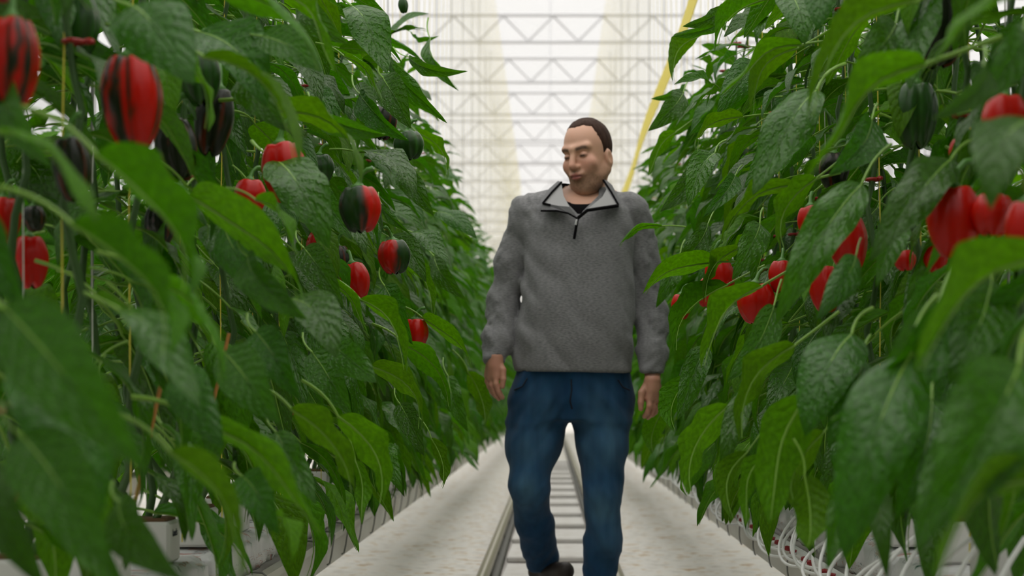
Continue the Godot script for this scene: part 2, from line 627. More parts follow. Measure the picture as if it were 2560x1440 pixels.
func build_drip():
	# feed pipe with red plugs along the right gutter, thin white tubes arching up into the plants
	var x := 0.668
	var b := MB.new()
	b.tube([Vector3(x, 0.372, -20), Vector3(x, 0.372, 0.8)], [0.012], 10)
	var t := thing("feed_pipe", "white irrigation pipe with red plugs along the right-hand gutter", "pipe", Vector3.ZERO)
	part("pipe", b.mesh(M.tube), t)
	var pb := MB.new()
	pb.tube([Vector3(0, 0, 0), Vector3(-0.010, 0.002, 0), Vector3(-0.018, 0.003, 0)], [0.007, 0.0075, 0.005], 8)
	var plug := pb.mesh(M.plug)
	for k in 26:
		part("plug", plug, t, Transform3D(Basis(), Vector3(x - 0.010, 0.374, -2.3 - k * 0.155 - 0.03 * sin(k * 3.3))))
	var r := RandomNumberGenerator.new()
	r.seed = 31
	for k in 46:
		var d := 2.0 + k * 0.13 + r.randf_range(-0.04, 0.04)
		if k > 26:
			d = 5.4 + (k - 26) * 0.24
		var reach := r.randf_range(0.06, 0.13)
		var top := r.randf_range(0.47, 0.60)
		var pts := []
		var p0 := Vector3(x - 0.012, 0.372, -d)
		var p1 := Vector3(x - reach * 0.9, 0.33 + r.randf_range(-0.01, 0.03), -d - 0.10)
		var p2 := Vector3(x - reach - 0.02, 0.42, -d - r.randf_range(0.16, 0.26))
		var p3 := Vector3(x + 0.04, top, -d - r.randf_range(0.16, 0.3))
		for i in 15:
			var u := i / 14.0
			pts.append(p0 * pow(1 - u, 3) + p1 * 3 * u * pow(1 - u, 2) + p2 * 3 * u * u * (1 - u) + p3 * u * u * u - p0)
		var tb := MB.new()
		tb.tube(pts, [0.0042], 6)
		single("drip_tube", tb.mesh(M.tube), "thin white drip tube arching from the right gutter, %s from the camera" % ORD[k] if k < 27 else "thin white drip tube far along the right gutter", "tube", p0, "white drip tubes along the right gutter")
	# yellow sticky ribbon along the tops of the right row
	var yb := MB.new()
	var n := 60
	for i in n + 1:
		var d := 3.0 + 37.0 * i / n
		var wob := 0.012 * sin(i * 0.9) + 0.01 * sin(i * 0.37)
		yb.vert(Vector3(0.60 + wob, 2.42 + wob, -d)); yb.vert(Vector3(0.60 + wob + 0.012, 2.57 + wob, -d))
		yb.vert(Vector3(0.603 + wob, 2.42 + wob, -d)); yb.vert(Vector3(0.603 + wob + 0.012, 2.57 + wob, -d))
	for i in n:
		var o := i * 4
		yb.quad(o, o + 4, o + 5, o + 1)
		yb.quad(o + 6, o + 2, o + 3, o + 7)
		yb.quad(o + 1, o + 5, o + 7, o + 3)
		yb.quad(o + 4, o, o + 2, o + 6)
	yb.facet()
	single("sticky_ribbon", yb.mesh(M.ribbon), "long yellow sticky insect ribbon strung above the right-hand row", "ribbon")

# ---------------------------------------------------------------- leaves, peppers and plants
func leaf_surface(b: MB, nu: int, nv: int, p: Dictionary, lift: float, flip: bool):
	# base at the origin, tip at (1, 0, 0), upper side +y, width along z
	var first := b.v.size()
	for i in nu + 1:
		var t := float(i) / nu
		var w: float = p.w * pow(t, 0.52) * pow(1.0 - t, 0.92) * 2.56
		if i == 0:
			w = 0.012
		var arch: float = p.arch * 4.0 * t * (1.0 - t) + p.hook * sin(TAU * t)
		for j in nv + 1:
			var s := float(j) / nv * 2.0 - 1.0
			var a := absf(s)
			var ph := t * 8.5 - pow(a, 1.15) * 1.9 + (0.25 if s > 0 else 0.0)
			var bulge := sin(PI * (ph - floorf(ph)))
			var y: float = arch + w * a * p.fold + w * a * a * p.curl
			y += 0.009 * p.quilt * bulge * clampf(a * 3.0, 0, 1) * clampf(w / p.w, 0, 1)
			y += p.wave * sin(t * p.wf + (2.2 if s > 0 else 0.0) + p.ph) * a * a * w
			y += p.twist * s * w * t
			var x: float = t + 0.05 * a * w * (1.0 if t < 0.4 else -0.3)
			var z: float = s * w * (1.0 - 0.22 * absf(p.fold)) + p.bend * sin(PI * t)
			b.vert(Vector3(x, y + lift, z), Vector2(t, float(j) / nv))
	for i in nu:
		for j in nv:
			var a := first + i * (nv + 1) + j
			var q := a + nv + 1
			if flip:
				b.quad(a, q, q + 1, a + 1)
			else:
				b.quad(a, a + 1, q + 1, q)

func make_leaves():
	var r := RandomNumberGenerator.new()
	r.seed = 12
	for k in 10:
		var p := {"w": r.randf_range(0.185, 0.22), "arch": r.randf_range(0.05, 0.20), "hook": r.randf_range(-0.02, 0.04), "fold": r.randf_range(0.12, 0.58), "curl": r.randf_range(-0.45, 0.10), "quilt": r.randf_range(0.6, 1.5),
			"wave": r.randf_range(0.05, 0.22), "wf": r.randf_range(9.0, 18.0), "ph": r.randf_range(0, 6.0), "twist": r.randf_range(-0.35, 0.35), "bend": r.randf_range(-0.05, 0.05)}
		var m := ArrayMesh.new()
		var b := MB.new()
		leaf_surface(b, 30, 12, p, 0.0, false)
		b.add_to(m, M.leaf_up[k % 4])
		var m2 := ArrayMesh.new()       # the same leaf in the paler tone of those that show their lower side
		b.add_to(m2, M.leaf_lo[k % 4])
		# midrib seen below, and the stalk behind the blade
		var rb := MB.new()
		var path := []
		var rad := []
		for i in 9:
			var t := i / 8.0
			path.append(Vector3(t * 0.96, p.arch * 4.0 * t * (1 - t) + p.hook * sin(TAU * t) - 0.006, p.bend * sin(PI * t)))
			rad.append(lerpf(0.011, 0.003, t))
		rb.tube(path, rad, 5)
		var pt := []
		for i in 6:
			var t := i / 5.0
			pt.append(Vector3(-0.42 * t, -0.10 * t * t - 0.05 * t + p.arch * -0.3 * t, 0.03 * sin(t * 3.0)))
		rb.tube(pt, [0.0115, 0.011, 0.011, 0.012, 0.013, 0.014], 6)
		rb.add_to(m, M.petiole)
		rb.add_to(m2, M.petiole)
		leaf_mesh.append(m)
		pale_leaf_mesh.append(m2)

func make_peppers():
	var kinds := {"red": 0, "red_streaked": 1, "dark_red_edge": 2, "green": 3, "dark": 4}
	var nz := FastNoiseLite.new()
	nz.seed = 21
	nz.frequency = 2.2
	for name_ in kinds:
		var kind: int = kinds[name_]
		var b := MB.new()
		var nu := 40
		var nv := 26
		for i in nv + 1:
			var t := float(i) / nv      # 0 top .. 1 bottom
			for j in nu + 1:
				var a := TAU * j / nu
				var lobe := absf(cos(a * 2.0 + 0.4))        # four lobes
				var r := pow(sin(PI * clampf(t * 0.97 + 0.015, 0, 1)), 0.42) * (0.47 - 0.055 * t)
				r *= 0.86 + 0.16 * pow(lobe, 0.6)
				var y := 0.5 - t
				# sunken shoulders and base
				y -= 0.10 * exp(-pow(t / 0.05, 2.0)) * 1.0
				y = y * 1.0 + (0.05 * pow(lobe, 0.8) if t < 0.25 else 0.0) * (1.0 - t / 0.25 if t < 0.25 else 0.0)
				y -= (0.11 * pow(lobe, 0.8) - 0.03) * clampf((t - 0.7) / 0.3, 0, 1)
				if t > 0.93:
					y += 0.05 * (t - 0.93) / 0.07
				var p := Vector3(cos(a) * r, y, sin(a) * r)
				var red := Color(0.42, 0.004, 0.003)
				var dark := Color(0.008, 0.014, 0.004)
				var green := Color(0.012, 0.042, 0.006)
				var s := nz.get_noise_3d(cos(a) * 0.9, y * 0.25, sin(a) * 0.9) * 1.6
				var c := red
				if kind == 0:
					c = red.lerp(Color(0.40, 0.03, 0.01), clampf(s, 0, 1) * 0.5)
				elif kind == 1:
					c = red.lerp(dark, smoothstep(-0.28, 0.14, s + 0.28 * sin(a * 3.0)))
				elif kind == 2:
					c = dark.lerp(green, 0.5 + 0.5 * sin(a * 4.0)).lerp(red, smoothstep(0.25, 0.72, cos(a - 0.35) * 0.8 + s * 0.4))
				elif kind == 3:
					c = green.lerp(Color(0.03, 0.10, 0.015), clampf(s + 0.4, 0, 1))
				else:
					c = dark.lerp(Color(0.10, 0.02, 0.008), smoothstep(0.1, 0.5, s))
				b.vert(p, Vector2(float(j) / nu, t), c)
		for i in nv:
			for j in nu:
				var a := i * (nu + 1) + j
				b.quad(a, a + 1, a + nu + 2, a + nu + 1)
		# is it outside out? make sure
		b.smooth()
		var tot := 0.0
		for i in b.v.size():
			tot += b.n[i].dot(b.v[i])
		if tot < 0:
			for i in range(0, b.idx.size(), 3):
				var sw := b.idx[i + 1]; b.idx[i + 1] = b.idx[i + 2]; b.idx[i + 2] = sw
			b.smooth()
		pepper_mesh[name_] = b.mesh(M.pepper, true)
	var cb := MB.new()
	cb.tube([Vector3(0, 0.36, 0), Vector3(0, 0.46, 0), Vector3(0.01, 0.50, 0), Vector3(0.02, 0.56, 0.01), Vector3(0.08, 0.70, 0.03), Vector3(0.20, 0.80, 0.05), Vector3(0.32, 0.82, 0.05)], [0.17, 0.19, 0.10, 0.055, 0.045, 0.05, 0.055], 9)
	stalk_mesh = cb.mesh(M.calyx)

func add_leaf(plant: Node3D, base: Vector3, tip: Vector3, normal: Vector3, wscale: float, variant: int, pale := false):
	var d := tip - base
	var l := d.length()
	var x := d / l
	var y := (normal - x * normal.dot(x)).normalized()
	var z := x.cross(y)
	part("leaf", pale_leaf_mesh[variant] if pale else leaf_mesh[variant], plant, Transform3D(Basis(x * l, y * l, z * l * wscale), base - plant.position))

func random_leaf(base: Vector3, az: float, pitch: float, len_: float, roll: float) -> Array:
	var hor := Vector3(cos(az), 0, sin(az))
	var dir := hor * cos(pitch) + Vector3.UP * sin(pitch)
	var n := (Vector3.UP - dir * dir.y)
	if n.length() < 0.2:
		n = -hor
	n = n.normalized().rotated(dir.normalized(), roll)
	return [base, base + dir * len_, n]

# a plant's leaves as [base, tip, normal, width, variant]; side -1: aisle lies towards +x
func plant_leaves(side: float, x0: float, d: float, r: RandomNumberGenerator, hold_back: float) -> Array:
	var out := []
	var out_az := PI if side > 0 else 0.0
	for s in 3:
		var sx: float = [x0 - side * 0.10, x0 + side * 0.03, x0 + side * 0.15][s]
		var sz: float = -d + [0.10, -0.06, 0.04][s]
		var y := 0.56 + r.randf_range(0, 0.05)
		var top: float = 2.12 + r.randf_range(-0.12, 0.10)
		var k := 0
		while y < top:
			var f := (y - 0.45) / (top - 0.45)
			var n := 2 if s == 0 else 1
			for q in n:
				var az := out_az + r.randf_range(-1.15, 1.15)
				if s == 2 and r.randf() < 0.6:
					az += PI
				elif r.randf() < 0.12:
					az = r.randf_range(0, TAU)
				var hor := Vector3(cos(az), 0, sin(az))
				var reach := r.randf_range(0.07, 0.15) * (1.0 - 0.4 * f)
				var base := Vector3(sx + side * -0.03 * f, y + r.randf_range(-0.02, 0.05), sz) + hor * reach
				var pitch := lerpf(-1.18, -0.42, f) + r.randf_range(-0.30, 0.34)
				if f > 0.93:
					pitch = r.randf_range(-0.3, 0.7)
				var l := lerpf(0.265, 0.185, f) * r.randf_range(0.72, 1.10) * (0.55 if f > 0.95 else 1.0) * hold_back
				var lf := random_leaf(base, az, pitch, l, r.randf_range(-0.6, 0.6))
				# keep tips above the gutter and off the walkway
				if lf[1].y < 0.37:
					lf = random_leaf(base, az, maxf(pitch, -0.5 - r.randf() * 0.3), l, r.randf_range(-0.4, 0.4))
				if lf[1].y < 0.36 or (lf[1].y < 0.44 and absf(lf[1].x) > 0.66):
					continue
				out.append([lf[0], lf[1], lf[2], r.randf_range(0.85, 1.1), r.randi() % 10])
			y += r.randf_range(0.075, 0.105) if s == 0 else r.randf_range(0.07, 0.11)
			k += 1
	# the thick of the row, behind the leaves that face the aisle
	if d > 0.9 and d < 7.0:
		for k in 42:
			var f := r.randf()
			var az := r.randf_range(0, TAU)
			var base := Vector3(x0 + side * r.randf_range(-0.06, 0.26), lerpf(0.75, 2.15, f), -d + r.randf_range(-0.2, 0.2))
			var lf := random_leaf(base, az, r.randf_range(-1.1, -0.2), r.randf_range(0.17, 0.25), r.randf_range(-0.6, 0.6))
			out.append([lf[0], lf[1], lf[2], r.randf_range(0.9, 1.15), r.randi() % 10])
	return out

var stem_mesh := []
var twine_mesh := []
var clip_mesh: ArrayMesh
var cube_mesh: ArrayMesh
var cube_top_mesh: ArrayMesh
var plants := {-1: [], 1: []}
const PLANT_STEP := 0.40
const PLANT_FIRST := 1.0
const N_NEAR := 33      # plants per row whose leaves are separate

func make_plant_pieces():
	for k in 4:
		var b := MB.new()
		var r := RandomNumberGenerator.new()
		r.seed = 60 + k
		var path := []; var rad := []
		var ox := [-0.10, 0.03, 0.15, -0.07][k] as float
		var oz := [0.10, -0.06, 0.04, 0.02][k] as float
		for i in 26:
			var t := i / 25.0
			var f := clampf(t * 5.0, 0, 1)
			path.append(Vector3(ox * f + 0.012 * sin(t * 40.0 + k), t * 1.72, oz * f + 0.012 * cos(t * 33.0 + k)))
			rad.append(lerpf(0.0085, 0.0035, t))
		b.tube(path, rad, 7)
		stem_mesh.append(b.mesh(M.stem))
	for k in 2:
		var b := MB.new()
		var ox := [-0.10, 0.03][k] as float
		var path := []
		for i in 10:
			var t := i / 9.0
			path.append(Vector3(ox + 0.006 * sin(i * 2.0) + (0.012 if k == 0 else -0.01), 0.05 + t * 5.5, (0.10 if k == 0 else -0.06) + 0.006 * cos(i * 1.7)))
		b.tube(path, [0.0013 if k == 0 else 0.0011], 4)
		twine_mesh.append(b.mesh(M.twine_yellow if k == 0 else M.twine_white))
	var cb := MB.new()
	var ring := []
	for i in 13:
		ring.append(Vector3(cos(TAU * i / 12.0) * 0.014, 0, sin(TAU * i / 12.0) * 0.014))
	cb.tube(ring, [0.0042], 5, false)
	cb.tube([Vector3(0.012, 0, 0), Vector3(0.024, 0.001, 0.002), Vector3(0.03, 0.0, 0.006)], [0.004, 0.006, 0.004], 5)
	clip_mesh = cb.mesh(M.clip)
	var qb := MB.new()
	qb.box(Vector3(-0.05, 0, -0.05), Vector3(0.05, 0.085, 0.05), 0.006)
	qb.facet()
	cube_mesh = qb.mesh(M.cube_wrap)
	var tb := MB.new()
	tb.box(Vector3(-0.043, 0.08, -0.043), Vector3(0.043, 0.092, 0.043), 0.004)
	tb.facet()
	cube_top_mesh = tb.mesh(M.cube_top)

func make_foliage(seed_: int, side: float) -> ArrayMesh:
	# all the leaves of one far plant in one mesh, relative to its base
	var r := RandomNumberGenerator.new()
	r.seed = seed_
	var m := ArrayMesh.new()
	var ups := MB.new(); var los := MB.new()
	var x0 := 0.81 * side
	for lf in plant_leaves(side, x0, 0.0, r, 1.0):
		var d: Vector3 = lf[1] - lf[0]
		var l := d.length()
		var x := d / l
		var y: Vector3 = (lf[2] - x * lf[2].dot(x)).normalized()
		var basis := Basis(x * l, y * l, x.cross(y) * l * lf[3])
		var p := {"w": 0.22, "arch": 0.09, "hook": 0.0, "fold": 0.25, "curl": -0.1, "quilt": 0.4, "wave": 0.1, "wf": 12.0, "ph": float(lf[4]), "twist": 0.1 * (lf[4] - 5), "bend": 0.0}
		var b := MB.new()
		leaf_surface(b, 7, 4, p, 0.0, false)
		var dst := ups if lf[4] > 1 else los
		var o := dst.v.size()
		for i in b.v.size():
			dst.vert(basis * b.v[i] + lf[0] - Vector3(x0, 0.453, 0), b.uv[i])
		for i in b.idx:
			dst.idx.append(i + o)
	ups.add_to(m, M.leaf_up[seed_ % 4])
	los.add_to(m, M.leaf_lo[seed_ % 4])
	return m

func build_plants():
	make_plant_pieces()
	var foliage := {-1: [], 1: []}
	for side in [-1, 1]:
		for k in 5:
			foliage[side].append(make_foliage(100 + k + (50 if side > 0 else 0), side))
	for side in [-1, 1]:
		var which := "left" if side < 0 else "right"
		var flip := Basis() if side > 0 else Basis().scaled(Vector3(-1, 1, 1))
		for i in 100:
			var d := PLANT_FIRST + PLANT_STEP * i
			var near := i < N_NEAR
			var lab := "leafy green pepper plant in the %s-hand row, %s from the camera" % [which, ORD[i]] if near else "small distant pepper plant far down the %s-hand row" % which
			var p := thing("pepper_plant", lab, "plant", Vector3(0.81 * side, 0.453, -d), "pepper plants of the %s-hand row" % which if near else "distant pepper plants of the %s-hand row" % which)
			plants[side].append(p)
			rng.seed = 1000 + i * 7 + side
			part("root_cube", cube_mesh, p)
			if near:
				part("root_cube_top", cube_top_mesh, p)
			for s in 3:
				part("stem", stem_mesh[s] if near else stem_mesh[s], p, Transform3D(flip, Vector3.ZERO))
			for s in 2:
				part("twine", twine_mesh[s], p, Transform3D(flip, Vector3.ZERO))
			if near:
				for c in 4:
					part("clip", clip_mesh, p, Transform3D(Basis(Vector3.UP, rng.randf_range(0, TAU)), Vector3(-0.10 * side, 0.35 + c * 0.42 + rng.randf_range(-0.1, 0.1), 0.10)), "red plastic stem clip")
				var hold := 0.92 if d < 4.6 else 1.0
				for lf in plant_leaves(side, 0.81 * side, d, rng, hold):
					var pale := rng.randf() < (0.34 if lf[0].y < 1.05 else 0.16)
					if d < 4.4 and absf(lf[1].x) < 0.56 - maxf(0.0, d - 3.6) * 0.12:
						continue     # the leaves facing the aisle here are set one by one below
					if hides_fruit(lf):
						continue
					if d < MAN_D + 0.5 and absf(lf[1].x - 0.09) < 0.32 + 0.03 * side:
						continue     # the man's way along the aisle is clear
					add_leaf(p, lf[0], lf[1], lf[2], lf[3], lf[4], pale)
			else:
				part("foliage", foliage[side][i % 5], p).set_meta("kind", "stuff")
		# the rows go on behind the camera and shade the near plants
		for i in 26:
			var p := thing("pepper_plant", "pepper plant of the %s-hand row behind the camera" % which, "plant", Vector3(0.81 * side, 0.453, -0.6 + 0.4 * i), "pepper plants of the %s-hand row behind the camera" % which)
			part("root_cube", cube_mesh, p)
			part("stem", stem_mesh[i % 3], p, Transform3D(flip, Vector3.ZERO))
			part("foliage", foliage[side][(i * 3) % 5], p).set_meta("kind", "stuff")
		# the next row, seen only through gaps
		for i in 36:
			var p := thing("pepper_plant", "pepper plant of the next row, glimpsed through the %s-hand foliage" % which, "plant", Vector3(2.43 * side, 0.353, -3.4 - 0.36 * i), "pepper plants of the next row on the %s" % which)
			part("stem", stem_mesh[i % 3], p)
			part("foliage", foliage[-side][i % 5], p).set_meta("kind", "stuff")
			part("foliage", foliage[side][(i + 2) % 5], p).set_meta("kind", "stuff")

func hides_fruit(lf: Array) -> bool:
	# whether a leaf grows across the aisle side of one of the peppers set below
	for u in [0.25, 0.6, 0.95]:
		var p: Vector3 = lf[0].lerp(lf[1], u)
		var k := -F / p.z if p.z < -0.2 else 0.0
		var q := Vector2(VX + p.x * k, VY - (p.y - CAM_Y) * k)
		for f in FRUIT:
			if f[2] >= 84 and f[4] != "dark" and f[4] != "green" and -p.z < f[3] and absf(q.x - f[0]) < f[2] * 0.62 + 0.04 * k and absf(q.y - f[1]) < f[2] * 0.7 * f[7] + 0.03 * k:
				return true
	return false

func plant_near(px: float, d: float) -> Node3D:
	var side := -1 if px < VX else 1
	return plants[side][clampi(int(round((d + 0.1 - PLANT_FIRST) / PLANT_STEP)), 0, 99)]

# single leaves read off the photograph: base x, y, tip x, y, distance, width in pixels, roll in degrees, upper (1) or lower (-1) side shown
const HERO := [
	[500, 80, 668, 268, 3.1, 150, 10, 1], [655, 90, 805, 182, 3.0, 70, 30, 1], [330, 15, 486, 212, 2.4, 150, 15, 1], [880, 15, 968, 185, 4.4, 105, 0, 1],
	[958, 195, 1028, 322, 4.9, 75, 20, 1], [975, 145, 1118, 308, 4.7, 55, 60, 1], [895, 380, 1041, 486, 4.5, 88, -15, 1], [690, 400, 822, 622, 3.5, 135, 0, 1],
	[685, 278, 902, 452, 3.3, 140, 35, -1], [805, 268, 968, 338, 3.9, 60, 40, 1], [900, 235, 1022, 352, 4.5, 60, 45, 1], [475, 488, 758, 758, 2.9, 190, 20, -1],
	[1090, 530, 1192, 597, 6.2, 45, 0, 1], [1030, 580, 1122, 657, 5.4, 62, -5, 1], [972, 592, 1066, 706, 5.0, 60, 15, 1], [955, 510, 1027, 586, 4.9, 24, 50, 1],
	[840, 545, 916, 637, 4.2, 50, 0, 1], [1028, 80, 1098, 90, 6.4, 18, 60, 1], [1022, 142, 1170, 178, 5.2, 38, 30, 1], [1075, 95, 1148, 228, 5.9, 26, 60, 1],
	[240, 385, 470, 745, 1.95, 185, 10, -1], [12, 770, 365, 1172, 1.65, 190, 10, 1], [75, 905, 245, 1308, 1.8, 200, -10, 1], [300, 775, 502, 1022, 2.15, 120, -5, 1],
	[425, 1130, 600, 1450, 2.1, 150, 20, -1], [512, 1062, 812, 1342, 2.6, 185, 20, -1], [728, 1022, 886, 1242, 3.2, 125, 10, -1], [845, 1040, 955, 1268, 3.6, 110, 0, -1],
	[925, 915, 1052, 1078, 4.2, 105, 15, -1], [900, 748, 1016, 932, 4.1, 90, 25, -1], [962, 715, 1032, 862, 4.6, 70, 20, 1], [1055, 793, 1177, 917, 5.0, 78, 25, -1],
	[1012, 862, 1127, 1022, 4.7, 80, 15, -1], [838, 862, 942, 957, 3.7, 80, 10, 1], [715, 748, 842, 897, 3.1, 105, 0, 1], [888, 1150, 905, 1312, 3.8, 50, 10, -1],
	[1078, 1095, 1106, 1222, 4.8, 42, 10, -1], [960, 1110, 1006, 1232, 4.2, 55, 0, 1], [300, 1255, 455, 1450, 2.1, 110, 20, 1], [690, 1290, 730, 1402, 2.9, 55, 0, -1],
	[605, 1190, 697, 1338, 2.75, 90, 0, 1], [55, 1090, 275, 1420, 1.7, 170, 0, 1], [540, -20, 808, 182, 2.7, 105, 35, -1], [700, -20, 842, 182, 3.2, 95, 30, -1],
	[508, 140, 748, 418, 2.6, 55, 65, -1], [0, 330, 250, 560, 1.8, 70, 50, -1], [1170, 930, 1215, 1060, 6.6, 55, 10, -1], [1120, 940, 1170, 1080, 6.0, 60, 10, 1],
	[760, -10, 870, 110, 3.7, 75, 20, 1], [620, 640, 770, 800, 2.9, 90, 30, 1], [180, 560, 420, 900, 1.9, 150, 25, -1], [560, 880, 700, 1060, 2.7, 110, 10, 1], [380, 700, 560, 960, 2.3, 130, 25, -1], [640, 500, 745, 640, 3.0, 80, 30, -1],
	[1745, 92, 1682, 206, 5.6, 72, -10, -1], [1805, 48, 1680, 92, 5.2, 30, -50, 1], [1805, 12, 1706, 66, 5.0, 36, -40, 1], [1712, 213, 1627, 247, 6.0, 26, -50, 1],
	[1708, 232, 1620, 328, 5.8, 55, -30, 1], [1775, 208, 1684, 212, 5.2, 30, -20, 1], [1925, -5, 1788, 132, 4.4, 85, -30, -1], [1968, -30, 2012, 112, 3.8, 75, 0, 1],
	[2070, -60, 2045, 76, 3.4, 75, 0, 1], [2005, 112, 1800, 240, 3.8, 75, -30, -1], [1995, 120, 1878, 288, 3.9, 130, -10, -1], [2042, 225, 1881, 489, 3.6, 130, 0, 1],
	[1985, 462, 1798, 617, 3.9, 85, -25, -1], [2042, 445, 1955, 627, 3.8, 95, -15, -1], [1858, 292, 1738, 382, 4.5, 62, -30, -1], [1788, 382, 1720, 517, 4.8, 72, -5, 1],
	[1838, 440, 1754, 547, 4.4, 40, -35, 1], [1790, 655, 1606, 736, 4.3, 78, -25, -1], [1655, 565, 1546, 618, 5.2, 30, -35, -1], [2315, 160, 2013, 447, 2.45, 190, -25, -1],
	[2295, 0, 2018, 302, 2.6, 120, -35, -1], [2560, -10, 2322, 168, 2.0, 90, -45, -1], [2378, 398, 2173, 657, 2.9, 115, -10, 1], [2155, 460, 1937, 815, 3.2, 130, -20, 1],
	[2590, 300, 2476, 525, 1.95, 170, 0, 1], [2625, 640, 2288, 935, 1.95, 200, -15, -1], [2375, 725, 2068, 1062, 2.4, 120, -35, 1], [2345, 760, 2098, 1110, 2.5, 120, -30, 1],
	[2275, 890, 2108, 1400, 2.3, 200, -5, 1], [2550, 910, 2335, 1325, 1.8, 300, 0, 1], [2600, 1200, 2340, 1470, 1.75, 230, -15, -1], [2018, 990, 1922, 1312, 3.1, 150, -10, -1],
	[1988, 862, 1848, 1105, 3.5, 110, -20, -1], [1822, 1012, 1722, 1238, 3.7, 100, -10, -1], [1862, 985, 1800, 1192, 3.6, 65, 0, 1], [1905, 715, 1753, 922, 3.9, 95, -30, -1],
	[1818, 712, 1684, 882, 4.3, 75, -30, -1], [1935, 765, 1818, 952, 3.7, 70, -35, 1], [2130, 835, 2013, 1092, 3.0, 140, 0, 1], [1765, 865, 1693, 1052, 4.4, 75, -10, 1],
	[1868, 1130, 1830, 1302, 3.5, 65, -5, -1], [1905, 1140, 1863, 1317, 3.4, 85, -10, -1], [2012, 1190, 2022, 1372, 3.0, 95, 0, -1], [1752, 1120, 1718, 1242, 4.0, 60, 0, -1],
	[2195, 1220, 2218, 1450, 2.5, 60, 0, 1], [2125, 1220, 2068, 1425, 2.6, 80, 0, 1], [1725, 940, 1685, 1080, 5.0, 60, 0, -1], [1665, 1010, 1630, 1135, 6.5, 50, 0, -1], [2140, 640, 2040, 800, 3.1, 60, -20, 1],
	[2400, 1080, 2290, 1380, 2.2, 130, 0, 1], [2460, 160, 2330, 300, 2.3, 60, -40, 1], [2225, 1000, 2150, 1290, 2.5, 110, -15, -1], [1770, 560, 1660, 690, 4.9, 60, -20, 1], [1900, 560, 1830, 700, 4.2, 70, -20, 1],
	[-60, 1150, 120, 1480, 1.9, 130, 0, 1], [140, 1210, 330, 1500, 2.1, 120, 10, 1], [-70, 560, 70, 790, 2.0, 110, 10, 1], [-30, 180, 130, 420, 2.2, 90, 30, 1], [560, 560, 690, 760, 3.2, 90, 20, 1],
	[800, 470, 880, 600, 4.2, 60, 20, 1], [760, 620, 860, 770, 3.9, 75, 10, 1], [820, 700, 925, 850, 4.1, 80, 20, -1], [1000, 420, 1085, 540, 5.3, 60, 15, 1], [1040, 330, 1118, 450, 5.9, 50, 20, -1], [1085, 640, 1165, 750, 5.9, 55, 15, 1], [1010, 660, 1085, 790, 5.2, 60, 25, -1],
	[640, 830, 750, 1000, 3.1, 90, 10, 1], [780, 880, 880, 1040, 3.8, 85, 10, 1], [450, 920, 560, 1120, 2.6, 100, 10, 1], [690, 1080, 790, 1260, 3.1, 80, 0, 1], [1000, 1010, 1060, 1140, 4.7, 60, 10, 1], [860, 140, 960, 260, 4.5, 60, 20, -1], [600, 190, 720, 330, 3.3, 80, 20, 1], [380, 120, 520, 330, 2.9, 90, 20, -1],
	[2240, 60, 2110, 230, 3.1, 90, -20, 1], [2250, 560, 2190, 720, 3.2, 70, 0, 1], [2180, 300, 2070, 440, 3.4, 80, -20, 1], [1960, 330, 1860, 470, 4.2, 75, -10, 1], [1880, 150, 1790, 290, 4.8, 65, -10, 1], [2080, 620, 2010, 760, 3.6, 60, -20, -1], [1740, 420, 1650, 530, 5.5, 55, -10, 1], [1690, 330, 1620, 440, 6.2, 50, -10, -1],
	[1850, 620, 1760, 760, 4.6, 70, -20, -1], [1700, 640, 1640, 770, 5.7, 55, -10, 1], [2060, 1080, 1990, 1280, 3.2, 100, -5, -1], [1960, 1060, 1880, 1240, 3.5, 90, -5, 1], [2330, 1000, 2240, 1300, 2.6, 130, -5, 1], [2480, 700, 2370, 960, 2.4, 130, -10, 1], [2160, 900, 2070, 1120, 3.0, 100, -10, 1], [2560, 80, 2450, 260, 2.4, 90, -20, 1],
]

# those that lie flat enough to mirror the sky
const GLEAM: Array[Vector2i] = [Vector2i(500, 80), Vector2i(330, 15), Vector2i(880, 15), Vector2i(895, 380), Vector2i(690, 400), Vector2i(1030, 580), Vector2i(972, 592), Vector2i(840, 545), Vector2i(1090, 530), Vector2i(300, 775), Vector2i(75, 905), Vector2i(715, 748), Vector2i(655, 90),
	Vector2i(1968, -30), Vector2i(2070, -60), Vector2i(2042, 225), Vector2i(1788, 382), Vector2i(1838, 440), Vector2i(1775, 208), Vector2i(2378, 398), Vector2i(2590, 300), Vector2i(2155, 460), Vector2i(2130, 835), Vector2i(2275, 890), Vector2i(2195, 1220), Vector2i(1765, 865)]

